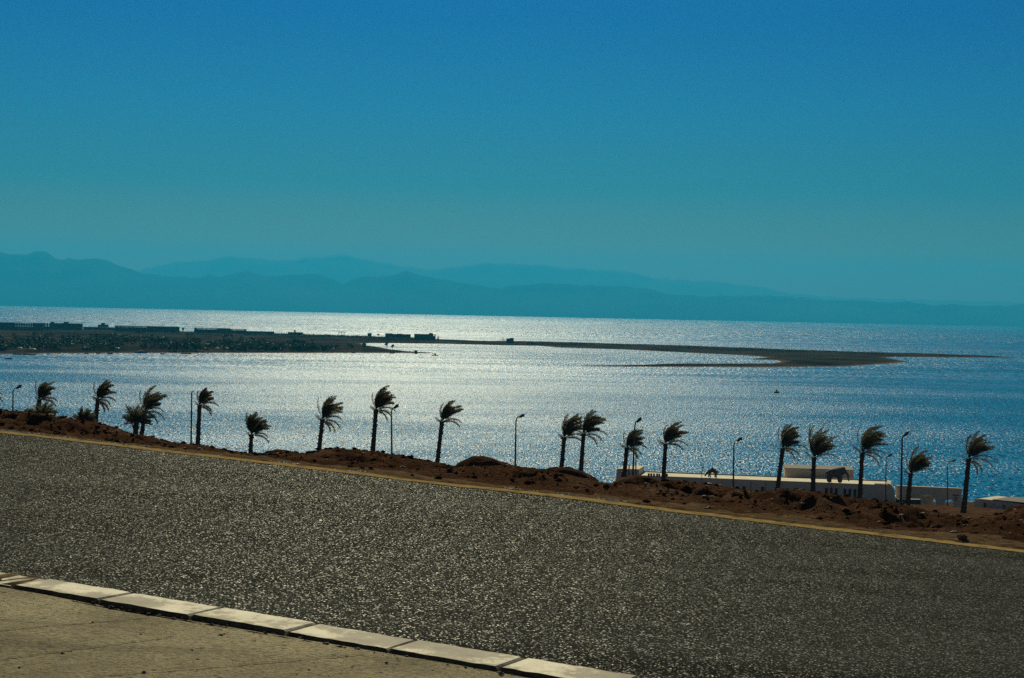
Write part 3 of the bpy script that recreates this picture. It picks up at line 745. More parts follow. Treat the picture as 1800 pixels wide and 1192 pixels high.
far_frame(728, 765, 587.0, 597.4, [(0, 1, 0), (0, .9, 1)], 'long dark building with a tower and an open right end', 2, 9, ((.70, .87, 1.3),))
far_frame(890, 903, 595.0, 603, [(0, 1, 0)], 'squat box house alone on the narrow spit', 1, 3, ((.45, .95, .5),))
for (u, w_) in ((928.5, 5), (935.5, 5)):
    p = LP(u, 604); yy = p.y; t = thing('beach_hut', p, 'tiny dark hut on the spit, %s of the pair right of the box house' % ('left' if u < 930 else 'right'), 'hut', 'pair of huts on the spit')
    hw = px2m(w_, yy) / 2
    b = MB(); b.box(-hw, hw, 0, 3, -.3, 1.3); b.build('wall', 'concrete', t)
    b = MB(); b.prism([(-hw - .2, 1.303), (hw + .2, 1.303), (hw * .3, 2.2), (-hw * .3, 2.2)], -.2, 3.2); b.build('roof', 'concrete', t)
p = LP(884, 602); t = thing('utility_mast', p, 'dark mast with a crossbar left of the box house on the spit', 'mast')
b = MB(); b.tube([(0, 0, -.3), (0, 0, 5.0)], .32, 6); b.build('pole', 'pole', t)
b = MB(); b.box(-4.2, 4.4, -.2, .2, 2.2, 2.5); b.build('crossbar', 'pole', t)
for i in range(8):
    u = 482 + i * 3.1; p = LP(u, 590 + .02 * i); b = MB(); b.tube([(0, 0, -.4), (0, 0, 2.9 + .5 * math.sin(i * 2.1))], .28, 6); b.ball((0, 0, 2.9 + .5 * math.sin(i * 2.1)), .3, 6, 4)
    tag(b.build('fence_post', 'concrete', loc=p), 'dark post in the short row between the low wall and the lollipop tree', 'post', 'row of far posts')

# beach shelters and huts in front of the wood
def canopy(u, v, wpx, hgt, label, group='pale canopies along the far beach'):
    p = LP(u, v); w_ = px2m(wpx, p.y) / 2; t = thing('beach_canopy', p, label, 'canopy', group)
    b = MB(); b.prism([(-w_, hgt - .15), (w_, hgt - .15), (w_ * .5, hgt + .35), (-w_ * .5, hgt + .35)], -1.6, 1.6); b.build('roof', 'far_canopy', t)
    for x in (-w_ * .9, w_ * .9):
        for y in (-1.3, 1.3): q = MB(); q.tube([(x, y, -.3), (x, y, hgt - .153)], .07, 5); q.build('post', 'pole', t)
canopy(64, 614, 27, 2.2, 'longest pale canopy on the far beach near the left edge')
canopy(34, 616, 9, 1.6, 'short pale canopy left of the longest canopy', )
canopy(55, 617.4, 16, 1.5, 'low pale canopy in front of the longest canopy')
canopy(148, 617, 4, 2.2, 'tiny bright canopy at the clearing in the wood')
canopy(205, 616.5, 10, 1.7, 'pale canopy left of the blue boat on the beach')
canopy(330, 615.5, 12, 2.1, 'peaked pale canopy below the gap between unfinished buildings')
canopy(380, 615.8, 9, 1.9, 'pale canopy second from the right along the wood')
canopy(398, 616, 7, 1.8, 'rightmost pale canopy at the foot of the wood')
canopy(576, 617, 3.5, 2.0, 'small bright canopy near the right end of the wood, left of two')
canopy(586, 617.4, 3.5, 1.8, 'small bright canopy near the right end of the wood, right of two')
p = LP(731, 619.8); t = thing('beach_hut', p, 'small dark hut on the thin sand tip past the last trees', 'hut')
b = MB(); b.box(-1.0, 1.0, -1, 1, -.3, 2.2); b.build('wall', 'concrete', t)
b = MB(); b.box(-1.9, 1.4, -1.2, 1.2, 2.203, 2.45); b.build('roof', 'dark_trim', t)
q = MB(); q.tube([(-1.7, -1, -.3), (-1.7, -1, 2.2)], .1, 5); q.build('post', 'pole', t)
p = LP(697, 618.3); t = thing('pergola', p, 'low dark pergola with open bays below the two trees', 'pergola')
for x in (-4.2, -1.8, .6, 2.6): q = MB(); q.tube([(x, 0, -.3), (x, 0, 1.9)], .16, 5); q.build('post', 'pole', t)
q = MB(); q.prism([(-4.6, 1.903), (3.0, 1.903), (3.0, 2.1), (-4.6, 2.3)], -1.2, 1.2); q.build('roof', 'dark_trim', t)

def boat(u, v, length, label, mat='boat', cabin=False, group='boats moored along the far beach'):
    p = PZ(u, v, 0.0); t = thing('moored_boat', (p.x, p.y, 0), label, 'boat', group)
    n = 14; bm = MB(); vs = []; fs = []; w_ = length * .16
    for i in range(n + 1):
        f = i / n; x = (f - .5) * length; bw = w_ * (math.sin(math.pi * min(1, f * .62 + .34)) ** .7) * (1 if f < .85 else max(.05, (1 - f) / .15)); sh = .55 + .35 * abs(f - .4) ** 1.6
        vs += [(x, -bw, sh), (x * .96, -bw * .55, -.15), (x * .96, bw * .55, -.15), (x, bw, sh), (x, bw * .8, sh - .15), (x, -bw * .8, sh - .15)]
    for i in range(n):
        for k in range(6):
            k2 = (k + 1) % 6; fs.append((i * 6 + k, i * 6 + k2, i * 6 + 6 + k2, i * 6 + 6 + k))
    fs.append((0, 1, 2, 3, 4, 5)); fs.append(tuple(n * 6 + k for k in range(6))[::-1])
    bm.add(vs, fs); bm.build('hull', mat, t)
    if cabin:
        b = MB(); b.box(-length * .14, length * .12, -w_ * .5, w_ * .5, .45, 1.5); b.build('cabin', mat, t)
        b = MB(); b.box(-length * .2, length * .18, -w_ * .6, w_ * .6, 1.503, 1.62); b.build('cabin_roof', 'boat', t)
    else:
        b = MB(); b.box(-length * .1, -length * .06, -w_ * .75, w_ * .75, .36, .45); b.build('bench', 'boat', t)
boat(35, 623.6, 8, 'long low boat at the left edge of the far beach'); boat(54, 624.2, 6.5, 'long low boat second from the left along the far beach')
boat(15, 631.6, 4.2, 'dark rowing boat out on the water near the left edge')
boat(152, 622.2, 2.6, 'little dark boat at the clearing in the wood'); boat(173, 621.7, 3, 'dark boat left of the stern of a bigger one by the clearing'); boat(193, 622.2, 3.6, 'dark boat right of the clearing in the wood')
boat(248, 620.9, 8.0, 'blue cabin boat drawn up on the far beach', 'boat_blue', True)
boat(285, 622.8, 2.4, 'stubby boat right of the blue cabin boat'); boat(327, 622.2, 6.4, 'long dark boat below the peaked canopy')
boat(621, 620.9, 3.2, 'dark boat below the right end of the wood'); boat(690, 621.5, 3.8, 'dark boat under the two trees at the wooded tip')
boat(765, 625.3, 4.2, 'small cabin boat off the thin sand tip', 'boat', True)
boat(1365, 691, 2.0, 'tiny dark boat alone on the bay below the spit', 'boat', True, 'boats out on the bay')

# ------------------------------------------------------------------ white beach buildings on the right
def frame_from(u0, v0, y0, u1, v1, y1):
    a, b = P(u0, v0, y0), P(u1, v1, y1); L = math.hypot(b.x - a.x, b.y - a.y); return a, L, math.atan2(b.y - a.y, b.x - a.x)
A, LW, RZ = frame_from(1084, 833.0, 222.6, 1568, 849.9, 215.7)
ZR = A.z - .12
bld = thing('beach_club', (A.x, A.y, ZR), 'long low white building with a pale flat roof behind the palms', 'building', rotz=RZ)
def bx(u): return (u - 1084) / (1568 - 1084) * LW
def bz(u, v): return P(u, v, 219).z - ZR
b = MB()
b.box(bx(1124), bx(1560), .0, 5.2, -5.0, 0.0); b.build('wall', 'white_wall', bld)
b = MB(); b.prism([(bx(1081.5), -5), (bx(1123.9), -5), (bx(1123.9), .80), (bx(1086), .78), (bx(1083), .1)], .06, 5.2); b.build('end_block', 'white_wall', bld)
b = MB(); b.prism([(bx(1560.1), -5), (bx(1576), -5), (bx(1574), -1.4), (bx(1571), -.4), (bx(1566), .13), (bx(1560.1), .25)], .05, 5.0); b.build('curved_end', 'white_wall', bld)
b = MB(); b.box(bx(1124.3), bx(1559.7), .02, 4.8, .003, .05); b.build('roof', 'roof_cream', bld)
b = MB(); b.box(bx(1124.3), bx(1559.7), 4.803, 5.15, .003, .16); b.build('parapet', 'dark_trim', bld)
b = MB(); b.box(bx(1538), bx(1559), .03, 1.2, .053, .11); b.build('roof_hatch', 'dark_trim', bld)
def window(u, v0, v1, wpx, nm='window'):
    x0, x1 = bx(u - wpx / 2), bx(u + wpx / 2); z1, z0 = bz(u, v0), bz(u, v1)
    f = MB(); e = .05
    f.box(x0 - e, x0, -.04, -.003, z0 - e, z1 + e).box(x1, x1 + e, -.04, -.003, z0 - e, z1 + e).box(x0 + .001, x1 - .001, -.035, -.003, z1, z1 + e).box(x0 + .001, x1 - .001, -.035, -.003, z0 - e, z0)
    fo = f.build(nm, 'window_frame', bld)
    g = MB(); g.box(x0 + .002, x1 - .002, -.02, -.003, z0 + .002, z1 - .002); g.build('pane', 'dark_window', fo)
for u in (1142, 1146.5, 1151.5, 1157, 1174.5): window(u, 836.2, 840.2, 2.2)
window(1161, 836.4, 840.4, 2.0)
for u in (1312, 1344.5): window(u, 856.0, 868, 4.0, 'door')
for u in (1389.5, 1399.5, 1408, 1417): window(u, 859.8 + (u - 1389) * .03, 865 + (u - 1389) * .03, 3.0)
for u in (1456, 1464.2, 1473, 1487.7, 1496.3, 1505): window(u, 855.5 + (u - 1456) * .035, 867.5 + (u - 1456) * .035, 3.4)
# drain pipes and a joint in the wall
for u in (1350, 1324): q = MB(); q.box(bx(u) - .03, bx(u) + .03, -.06, -.003, -5, -.25); q.build('downpipe', 'window_frame', bld)
q = MB(); q.box(bx(1552), bx(1556), -.05, -.003, -4, -.6); q.build('pilaster', 'white_wall', bld)

A2, L2, R2 = frame_from(1380, 835, 224.5, 1500, 843, 223.5)
t = thing('roof_annex', (A2.x, A2.y, A2.z), 'raised cream roof storey behind the elephant statue', 'building', rotz=R2)
b = MB(); b.box(0, L2, 0, 6, -5, .83); b.build('wall', 'cream_wall', t)
b = MB(); b.box(-.06, L2 + .06, -.06, 6.06, .833, .90); b.build('coping', 'dark_trim', t)

A3, L3, R3 = frame_from(1575, 853.5, 221, 1691, 864.5, 219)
t = thing('garden_wall', (A3.x, A3.y, A3.z), 'white wall with two round arches right of the long building', 'wall', rotz=R3)
def b3x(u): return (u - 1575) / (1691 - 1575) * L3
def b3z(u, v): return P(u, v, 220).z - A3.z - (P(u, 853.5 + (u - 1575) * .095, 220).z - A3.z)
GH = -2.1
def arch_wall(x0, x1, arches, zt, th=.45):
    """wall from x0 to x1 with half-round openings (cx, r) standing on the ground"""
    b = MB(); pts = [(x0, GH - 1.2)]
    for cx, r in arches:
        pts.append((cx - r, GH - 1.2))
        for k in range(15):
            a = math.pi * (1 - k / 14); pts.append((cx + r * math.cos(a), GH + .15 + r * .95 * math.sin(a)))
        pts.append((cx + r, GH - 1.2))
    pts += [(x1, GH - 1.2), (x1, zt), (x0, zt)]
    return b.prism(pts, 0, th)
ar = [(b3x(1631), px2m(14.5, 220)), (b3x(1669), px2m(7.5, 220))]
arch_wall(0, L3, ar, -.25).build('wall', 'white_wall', t)
b = MB(); b.box(-.02, L3 + .02, -.03, .48, -.247, .0); b.build('coping', 'cream_wall', t)
b = MB(); b.box(ar[0][0] - 1.4, ar[0][0] + .75, .55, .7, GH - 1.2, GH + 1.1); b.build('inner_panel', 'roof_cream', t)
b = MB(); b.box(b3x(1675), b3x(1686), -.06, -.003, -.95, -.83); b.build('sign_strip', 'dark_trim', t)
b = MB()
for k in range(14):
    a0 = 2 * math.pi * k / 16; a1 = 2 * math.pi * (k + 1) / 16; r = px2m(3.2, 220); cx = b3x(1680.5); cz = -1.35
    b.add([(cx + r * math.cos(a0), -.012, cz + r * math.sin(a0) * 1.2), (cx + r * math.cos(a1), -.012, cz + r * math.sin(a1) * 1.2), (cx + r * .72 * math.cos(a1), -.012, cz + r * .72 * math.sin(a1) * 1.2), (cx + r * .72 * math.cos(a0), -.012, cz + r * .72 * math.sin(a0) * 1.2)], [(0, 1, 2, 3)])
b.box(b3x(1679.8), b3x(1681.2), -.014, -.003, -1.5, -1.2); b.build('painted_emblem', 'ink', t)

pA = P(1576, 874, 214); pB = P(1617, 878, 214)
t = thing('planter', ((pA.x + pB.x) / 2, 214, pA.z - .55), 'dark teal planter box between the lamp post and the arched wall', 'planter')
hw = (pB.x - pA.x) / 2
b = MB(); b.box(-hw, hw, -.5, .5, -.5, .28); b.build('box', 'planter', t)
b = MB(); b.box(-hw - .04, hw + .04, -.54, .54, .283, .36); b.build('rim', 'planter', t)
b = MB(); rp = random.Random(3)
for k in range(46):
    x = rp.uniform(-hw * .95, -hw * .1); hh = rp.uniform(.25, .6)
    b.add([(x - .03, 0, .365), (x + .03, .02, .365), (x + rp.uniform(-.15, .2), rp.uniform(-.2, .2), .36 + hh)], [(0, 1, 2)])
tag(b.build('agave_plants', 'frond', loc=(0, 0, 0)), None, None).parent = t

A4, L4, R4 = frame_from(1714, 876.5, 206, 1850, 886, 200)
t = thing('beach_house', (A4.x, A4.y, A4.z), 'low white house with a mural at the right edge', 'house', rotz=R4)
def b4(u): return (u - 1714) / (1850 - 1714) * L4
b = MB(); b.prism([(-.55, -3), (L4, -3), (L4, -.12), (L4 * .6, -.15), (b4(1760), .0), (b4(1722), .02), (0, -.08)], 0, 5); b.build('wall', 'cream_wall', t)
b = MB(); b.prism([(b4(1746), .003), (L4 + .1, -.115), (L4 + .1, .02), (b4(1746), .1)], -.08, 5.1); b.build('roof', 'dark_trim', t)
b = MB(); b.box(b4(1730), b4(1734.5), -.03, -.003, -1.4, -.38); b.build('door', 'ink', t)
b = MB(); b.box(b4(1764), b4(1768.5), -.03, -.003, -1.4, -.45); b.build('shutter', 'window_frame', t)
b = MB(); b.box(b4(1785), b4(1815), -.05, -.003, -.75, -.52); b.build('window', 'dark_window', t)
b = MB(); rp = random.Random(9)
for x0, x1, h0 in ((1740, 1744, .45), (1744.5, 1752, .75), (1752.5, 1756, .5), (1757, 1760, .6)):
    n = 9
    for k in range(n):
        f0, f1 = k / n, (k + 1) / n; za = -1.25 + h0 * math.sin(math.pi * f0); zb = -1.25 + h0 * math.sin(math.pi * f1)
        b.add([(b4(x0 + (x1 - x0) * f0), -.006, za), (b4(x0 + (x1 - x0) * f1), -.006, zb), (b4(x0 + (x1 - x0) * f1), -.006, zb + .10), (b4(x0 + (x1 - x0) * f0), -.006, za + .10)], [(0, 1, 2, 3)])
b.build('mural', 'ink', t)

# small dome in front of the long wall
pd = P(1245.5, 858, 212); t = thing('plaster_dome', pd, 'small plastered dome in front of the long white wall', 'dome')
b = MB(); r = px2m(11, 212); vs = []; fs = []; ng = 20
for i in range(8):
    th = math.pi / 2 * i / 7
    for k in range(ng): vs.append((r * math.cos(th) * math.cos(2 * math.pi * k / ng), r * math.cos(th) * math.sin(2 * math.pi * k / ng), r * .85 * math.sin(th)))
for i in range(7):
    for k in range(ng): fs.append((i * ng + k, i * ng + (k + 1) % ng, (i + 1) * ng + (k + 1) % ng, (i + 1) * ng + k))
b.add(vs, fs); b.build('shell', 'cream_wall', t, True)
b = MB(); b.tube([(0, 0, -1.5), (0, 0, .05)], [r * 1.06, r * 1.06], 20); b.build('base', 'cream_wall', t)

# statues on the roof, each grown as one surface
def skinned(name, verts, edges, mat, loc, rotz, scale, sub=2):
    me = bpy.data.meshes.new(name); me.from_pydata([v[0] for v in verts], edges, []); me.update()
    o = bpy.data.objects.new(name, me); C.objects.link(o)
    sk_ = o.modifiers.new('skin', 'SKIN')
    if not me.skin_vertices:
        bm = bmesh.new(); bm.from_mesh(me); bm.verts.layers.skin.verify(); bm.to_mesh(me); bm.free()
    for i, v in enumerate(verts):
        r = v[1]; me.skin_vertices[0].data[i].radius = r if hasattr(r, '__len__') else (r, r)
        me.skin_vertices[0].data[i].use_root = (i == 0)
    ss = o.modifiers.new('sub', 'SUBSURF'); ss.levels = sub; ss.render_levels = sub
    me.materials.append(MAT[mat]); o.location = loc; o.rotation_euler = (0, 0, rotz); o.scale = (scale,) * 3
    return o
def legs(V, E, root, pts):
    p = root
    for q, r in pts: V.append((q, r)); E.append((p, len(V) - 1)); p = len(V) - 1
# elephant, 2.0 high, facing +x
V = [((-.62, 0, 1.38), (.72, .66)), ((-.05, 0, 1.36), (.80, .72)), ((.50, 0, 1.42), (.72, .66)), ((.92, 0, 1.60), (.52, .50)), ((1.20, 0, 1.60), (.46, .46)), ((1.46, 0, 1.28), (.16, .17)), ((1.56, 0, .88), (.12, .12)), ((1.58, 0, .48), (.09, .09)), ((1.70, 0, .26), (.07, .07))]
E = [(0, 1), (1, 2), (2, 3), (3, 4), (4, 5), (5, 6), (6, 7), (7, 8)]
for sgn in (-1, 1):
    legs(V, E, 0, [((-.72, sgn * .30, .95), .40), ((-.80, sgn * .34, .50), .31), ((-.74, sgn * .34, .04), .32)])
    legs(V, E, 2, [((.52, sgn * .30, .95), .38), ((.56, sgn * .34, .50), .30), ((.54, sgn * .34, .04), .31)])
    legs(V, E, 4, [((1.34, sgn * .2, 1.26), .06), ((1.62, sgn * .24, 1.10), .035)])
    legs(V, E, 3, [((.84, sgn * .42, 1.60), (.24, .08)), ((.70, sgn * .60, 1.30), (.24, .06))])
legs(V, E, 0, [((-1.14, 0, 1.45), .07), ((-1.24, 0, .95), .05), ((-1.22, 0, .62), .06)])
pe = P(1468.5, 843.6, 216.9)
el_ = skinned('elephant_statue', V, E, 'grey_plaster', (pe.x, pe.y, ZR + .05), RZ + .08, 0.98)
tag(el_, 'grey elephant statue standing on the flat roof of the long building', 'statue')
# grazing camel, facing -x, head low
V = [((.45, 0, 1.02), (.34, .32)), ((.0, 0, 1.12), (.42, .36)), ((-.40, 0, 1.0), (.34, .32)), ((-.72, 0, .80), (.19, .19)), ((-.94, 0, .52), (.14, .14)), ((-1.0, 0, .30), (.14, .14)), ((-1.16, 0, .18), (.07, .07))]
E = [(0, 1), (1, 2), (2, 3), (3, 4), (4, 5), (5, 6)]
legs(V, E, 1, [((-.02, 0, 1.44), (.15, .15)), ((-.02, 0, 1.62), (.06, .06))])
for sgn in (-1, 1):
    legs(V, E, 0, [((.56 + .06 * sgn, sgn * .16, .66), .15), ((.48 + .06 * sgn, sgn * .16, .38), .10), ((.54 + .1 * sgn, sgn * .16, .03), .10)])
    legs(V, E, 2, [((-.38 - .05 * sgn, sgn * .16, .66), .14), ((-.42 - .1 * sgn, sgn * .16, .36), .10), ((-.40 - .2 * sgn, sgn * .16, .03), .10)])
legs(V, E, 0, [((.74, 0, .98), .05), ((.80, 0, .62), .03)])
pe = P(1253, 836.0, 220)
tag(skinned('camel_statue', V, E, 'brown_plaster', (pe.x, 220.6, ZR + .05), RZ, .84), 'brown humped camel statue grazing on the flat roof', 'statue')

# ------------------------------------------------------------------ lamp posts
def lamp(ub, vb, ut, vt, ua, va, y, label, group='street lamps along the shore road', head=True, r=.075, hidden=34):
    r *= .82; b0 = P(ub, vb + hidden, y); tt = P(ut, vt, y); aa = P(ua, va, y)
    t = thing('street_lamp', b0, label, 'street lamp', group)
    tt = tt - b0; aa = aa - b0
    b = MB(); b.tube([(0, 0, -.4), tt * .5, tt], [r * 1.25, r, r * .75], 8); b.build('pole', 'pole', t)
    b = MB(); b.tube([(0, 0, -.4), (0, 0, .5)], [r * 1.9, r * 1.7], 8); b.build('base', 'pole', t)
    m1 = tt + (aa - tt) * .25 + Vector((0, 0, (aa.z - tt.z) * .35))
    b = MB(); b.tube([tt - Vector((0, 0, .06)), m1, tt + (aa - tt) * .72 + Vector((0, 0, (aa.z - tt.z) * .12))], [r * .72, r * .6, r * .5], 6); b.build('arm', 'pole', t)
    if head:
        d = (aa - tt).normalized(); c = aa
        L_ = .30; vs = []
        b = MB(); b.tube([c - d * L_ * 1.0, c - d * L_ * .5, c + d * L_ * .3, c + d * L_ * .8], [.05, .11, .12, .04], 8); lh = b.build('lamp_head', 'pole', t)
        b = MB(); b.ball(c + d * .05 - Vector((0, 0, .08)), (.17, .08, .06), 8, 6); b.build('glass', 'glass_grey', lh)
    return t
lamp(22, 719, 23, 687, 34, 679.5, 142, 'lamp post at the left edge behind the top of the soil bank')
lamp(335.5, 780, 337, 690, 342, 687, 142, 'thin lamp post close to the left of a tall palm, its arm among the fronds', head=False, r=.08)
lamp(689, 801, 688, 722, 697, 714, 142, 'lamp post just right of the tallest palm', r=.085)
lamp(905, 818, 907, 738, 918, 730.5, 142, 'lone lamp post in the gap right of the smooth mound', r=.085)
lamp(1111, 838, 1116, 747, 1124, 737.5, 136, 'lamp post rising through the crown of a palm at the building end', r=.085)
lamp(1288.5, 858, 1290, 781, 1301, 771.5, 142, 'lamp post in front of the long white wall between two palms', r=.08)
lamp(1583.5, 880, 1586, 771, 1594, 762, 136, 'tall lamp post left of the low palm by the planter', r=.10, hidden=14)
FG = 'thin lamp posts near the white buildings'
lamp(1117.5, 836, 1118, 762, 1123, 757, 190, 'thin pole just right of the lamp post in the palm crown', FG, False, .075)
lamp(1233.5, 852, 1233.8, 817, 1236, 814, 205, 'short thin pole left of the grazing camel statue', FG, False, .05)
lamp(1432.5, 872, 1433, 790, 1436, 786, 190, 'thin pole close behind the trunk of a bushy palm', FG, False, .06)
lamp(1461, 872, 1461, 833, 1464, 830, 205, 'short thin pole in front of the elephant statue', FG, False, .05)
lamp(1557, 878, 1557.5, 806, 1565, 799.5, 180, 'thin lamp post left of the tall lamp near the curved end', FG, True, .065, 12)
lamp(1665.5, 888, 1665.5, 816, 1677, 809.5, 190, 'thin lamp post in front of the arched wall', FG, True, .065, 4)
for u, v0, v1 in ((1105.5, 838, 818), (1093, 836, 830)):
    p0 = P(u, v0, 200); p1 = P(u + .4, v1, 200); b = MB(); b.tube([(0, 0, -1.5), p1 - p0], .07, 6); b.ball(p1 - p0, .09, 6, 5)
    tag(b.build('bollard_post', 'pole', loc=p0), 'short dark post before the left end of the white building' + (', taller one' if u > 1100 else ', shorter one'), 'post')

# ------------------------------------------------------------------ palms bent by the wind
WIND = Vector((1, -.15, 0)).normalized()
def frond(mb, base, d0, length, bend, droop, rnd, leaf=.34, dens=26, sweep=.8, stemr=.022):
    """stem curving down the wind from d0, with leaflets trailing down the wind"""
    pts = [Vector(base)]; d = Vector(d0).normalized(); n = 10; st = length / n; dirs = [d.copy()]
    for i in range(n):
        f = (i + 1) / n
        d = (d + WIND * bend * .22 * f + Vector((0, 0, -1)) * droop * .22 * f).normalized()
        pts.append(pts[-1] + d * st); dirs.append(d.copy())
    mb.tube(pts, [stemr * (1 - .8 * i / n) for i in range(n + 1)], 4, False)
    for k in range(dens):
        f = .14 + .86 * (k + .5) / dens; q = f * n; i = min(int(q), n - 1); p = pts[i].lerp(pts[i + 1], q - i); t = dirs[i]
        side = t.cross(Vector((rnd.uniform(-.4, .4), 1, rnd.uniform(-.4, .4)))).normalized()
        up = side.cross(t).normalized()
        ll = leaf * (math.sin(math.pi * min(1, .22 + .78 * f)) ** .6 * .9 + .1) * rnd.uniform(.75, 1.2)
        for sg in (-1, 1):
            dl = (side * sg * (1 - sweep * .55) + t * (.75) + WIND * sweep * .9 + up * rnd.uniform(-.35, .35) + Vector((0, 0, -.10))).normalized()
            w = side.cross(dl); w = (dl.cross(Vector((0, 1, 0))) if w.length < .1 else w).normalized() * .022
            w2 = dl.cross(w).normalized() * .016
            m_ = p + dl * ll * .5
            mb.add([p - w2, p + w2, m_ + w + w2, p + dl * ll, m_ - w - w2], [(0, 1, 2, 3, 4)])
PG = 'windblown palms along the shore road'
def palm(ub, vb, ut, vt, vtop, uright, label, y=140.0, seed=0, hidden=30, hang=3, left=2, rad=None, up=16, spread=1.0, fan=100, group=PG, cat='palm tree'):
    rnd = random.Random(seed * 13 + 5)
    lean = (ut - ub) / max(1.0, vb - vt)
    b0 = P(ub - lean * hidden * .6, vb + hidden, y); top = P(ut, vt, y) - b0
    t = thing('palm_tree', b0, label, cat, group)
    rad = (rad or .205) * .90
    n = 26; pts = []; rs = []
    hgt = top.z
    vis = P(ub, vb, y) - b0
    for i in range(n + 1):
        f = i / n; q = top * f
        q.x = top.x * (f ** .9)
        pts.append(q); rs.append(rad * (1.12 - .34 * f + .14 * math.exp(-f * 14) + .18 * math.exp(-((f - .97) / .07) ** 2)) * (1 + (.06 if i % 2 else -.06)))
    pts[0] = pts[0] - Vector((0, 0, .5))
    b = MB(); b.tube(pts, rs, 9)
    for k in range(26):                 # stubs of cut leaf stalks
        f = rnd.uniform(.60, 1.0) if k % 3 else rnd.uniform(.15, .6); i = min(int(f * n), n - 1); c = pts[i].lerp(pts[i + 1], f * n - i); a = rnd.uniform(0, 6.28); d = Vector((math.cos(a), math.sin(a), .9))
        r0 = rs[i]; b.tube([c + Vector((d.x, d.y, 0)) * r0 * .7, c + d * (r0 * .35 + .05 + .04 * f) + Vector((d.x, d.y, 0)) * r0 * .7], [.05, .02], 4)
    b.build('trunk', 'bark', t)
    Lf = px2m(vt - vtop, y) * 1.12      # how far the crown stands above the trunk
    reach = px2m(uright - ut, y)
    b = MB(); c = top + Vector((0, 0, .02)); vary = rnd.uniform(.55, 1.2)
    for k in range(up):
        f = (k + .5) / up
        ang = math.radians(fan - (fan - 28) * f + rnd.uniform(-7, 7)); dp = rnd.uniform(-.55, .55)
        d0 = Vector((math.cos(ang) * .9 + rnd.uniform(-.12, .06), dp, math.sin(ang) + .25))
        ln = (Lf * (1 - f) + reach * 1.12 * f) * rnd.uniform(.74, 1.12) * (1.08 if .25 < f < .8 else 1.0)
        frond(b, c, d0, ln, (1.15 - .5 * f) * spread * vary * rnd.uniform(.5, 1.35), .38 + .25 * f, rnd, leaf=.36 * min(1.15, Lf / 1.6), dens=28, sweep=.58)
    for k in range(left):
        d0 = Vector((-.55 + .28 * k + rnd.uniform(-.1, .1), rnd.uniform(-.4, .4), 1.0))
        frond(b, c, d0, Lf * rnd.uniform(.62, .95), .75 + .3 * rnd.random(), .1, rnd, leaf=.20, dens=20)
    for k in range(rnd.choice((1, 2, 2))):  # a broken stub frond on the windward side
        d0 = Vector((-1, rnd.uniform(-.3, .3), rnd.uniform(.25, .7))); frond(b, c + Vector((0, 0, -.1)), d0, Lf * rnd.uniform(.25, .42), .2, -.25, rnd, leaf=.17, dens=9)
    b.build('crown', 'frond', t)
    for k in range(hang):
        b = MB(); d0 = Vector((1.0, rnd.uniform(-.5, .3), .55 - .30 * k + rnd.uniform(-.1, .1)))
        frond(b, c - Vector((0, 0, .06 + .05 * k)), d0, reach * rnd.uniform(1.15, 1.5) * (1 - .13 * k), -.05 - .12 * k, 1.15 + .2 * k, rnd, leaf=.20, dens=26, sweep=.05, stemr=.04)
        b.build('frond', 'dry_frond' if rnd.random() < .35 else 'frond', t)
    return t
def bush_palm(u, vb, vtop, hw, label, y=138.0, seed=1, trunk=0.0, n=36, group='low bushy palms near the left end of the bank'):
    rnd = random.Random(seed); b0 = P(u, vb, y); hgt = px2m(vb - vtop, y); w_ = px2m(hw, y) * 1.15
    t = thing('young_palm', b0, label, 'palm tree', group)
    tz = px2m(trunk, y)
    b = MB(); b.tube([(0, 0, -1.2), (0, 0, tz * .6), (.05, 0, tz + .12)], [.24, .2, .22], 9)
    for k in range(22):
        a = rnd.uniform(0, 6.28); z = rnd.uniform(0, max(.1, tz)); b.tube([(.15 * math.cos(a), .15 * math.sin(a), z), (.3 * math.cos(a), .3 * math.sin(a), z + .2)], [.05, .02], 4)
    b.build('trunk', 'bark', t)
    b = MB()
    for k in range(n):
        ang = math.radians(180 * (k + .5) / n + rnd.uniform(-8, 8)); d0 = Vector((math.cos(ang), rnd.uniform(-.9, .9), math.sin(ang) * .9 + .18))
        ln = math.hypot(math.cos(ang) * w_, math.sin(ang) * (hgt - tz)) * rnd.uniform(.82, 1.1)
        frond(b, (0, 0, tz), d0, ln, .45, .5, rnd, leaf=.3, dens=20, sweep=.4)
    b.build('crown', 'frond', t)
palm(70, 730, 69, 702, 667, 97, 'windblown palm rising behind a bushy young palm, leftmost in the row', seed=1, hang=2)
bush_palm(76, 735, 701, 21, 'bushy young palm in front of the leftmost tall palm', seed=2, y=134)
palm(167, 742, 172, 702, 669, 201, 'windblown palm right of a low stemless palm on the bank', seed=3, hang=4)
bush_palm(147, 742, 715, 19, 'low stemless fan of fronds on the bank top', seed=4, y=134)
bush_palm(112, 744, 735, 9, 'tiny tuft of fronds on the bank beside the stemless palm', seed=24, y=130, n=12)
bush_palm(48, 732, 716, 8, 'tiny tuft of fronds left of the bushy young palm', seed=25, y=130, n=10)
palm(247, 766, 255, 722, 675, 288, 'windblown palm standing behind a young palm with a short trunk', seed=5, hang=3)
bush_palm(238, 776, 705, 29, 'young palm with a short trunk and wide ragged crown', seed=6, trunk=34, y=137, n=34)
palm(347, 782, 351, 712, 683, 379, 'straight palm right of the thin headless lamp post', seed=7, hang=3, left=3)
palm(440, 802, 442, 764, 727, 474, 'shortest palm of the row, in the dip of the bank', seed=8, hidden=0, hang=2, left=3, rad=.19, up=20, spread=.75, fan=128)
palm(559, 795, 567, 737, 696, 600, 'slightly leaning palm left of the tallest one', seed=9, hang=4)
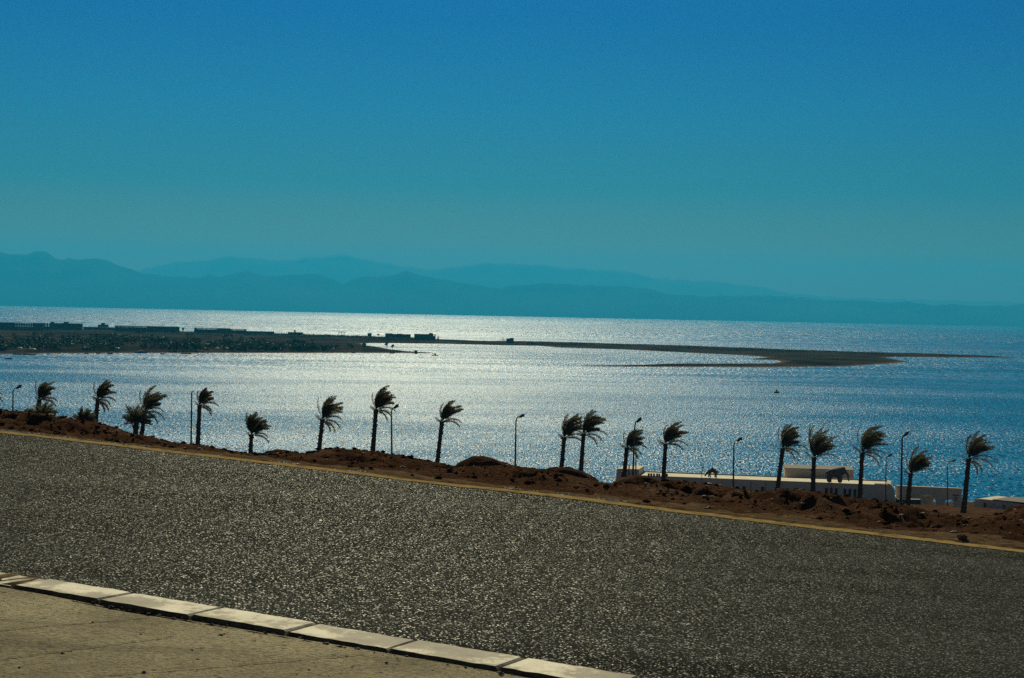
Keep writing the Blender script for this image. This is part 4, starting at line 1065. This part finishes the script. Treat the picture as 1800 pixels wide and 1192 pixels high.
palm(654, 797, 661, 720, 676, 693, 'tallest palm, just left of a lamp post', seed=10, hang=3, up=19, rad=.22)
palm(767, 814, 777, 741, 703, 811, 'palm with a thin split crown leaning right, left of the smooth mound', seed=11, hang=2, left=2, up=12)
palm(986, 824, 992, 769, 729, 1026, 'left palm of the close pair', seed=12, hang=2)
palm(1020, 831, 1026, 762, 721, 1063, 'right palm of the close pair, a little taller', seed=13, hang=3)
palm(1096, 838, 1102, 787, 750, 1134, 'palm with a lamp post in its crown at the left end of the building', seed=14, hang=3)
palm(1165, 850, 1170, 780, 738, 1205, 'palm before the left third of the long white building', seed=15, hang=2, left=3)
palm(1364, 867, 1376, 788, 739, 1411, 'leaning palm left of the bushy palm before the roof storey', seed=16, hang=3)
palm(1428, 869, 1431, 804, 755, 1472, 'palm with a full bushy crown left of the elephant statue', seed=17, hang=1, up=24, spread=.8, fan=112)
palm(1510, 880, 1516, 795, 740, 1556, 'tall palm right of the elephant statue with one long drooping frond', seed=18, hang=3, left=3)
palm(1595, 885, 1601, 832, 789, 1637, 'low dense palm beside the planter box', seed=19, hidden=8, hang=1, up=20)
palm(1693, 903, 1703, 806, 762, 1745, 'rightmost palm, its whole trunk in view before the arched wall', seed=20, hidden=0, hang=4, left=0, rad=.225)
palm(-34, 712, -30, 690, 660, 2, 'palm at the left edge, only a drooping frond tip in view', seed=22, hang=3)

# ------------------------------------------------------------------ haze over the gulf
m = bpy.data.materials.new('haze_air'); m.use_nodes = True; nt = m.node_tree
for n in list(nt.nodes):
    if n.type == 'BSDF_PRINCIPLED': nt.nodes.remove(n)
pv = nt.nodes.new('ShaderNodeVolumePrincipled'); pv.inputs['Density'].default_value = 6.0e-5
pv.inputs['Color'].default_value = (.022, .41, .76, 1); pv.inputs['Anisotropy'].default_value = 0.3
outn = [n for n in nt.nodes if n.type == 'OUTPUT_MATERIAL'][0]
nt.links.new(pv.outputs[0], outn.inputs['Volume'])
MAT['haze'] = m
b = MB(); b.box(-60000, 60000, -400, 39000, -6, 1270)
hz = b.build('haze', 'haze'); tag(hz, 'blue air over the gulf', 'haze', kind='stuff')
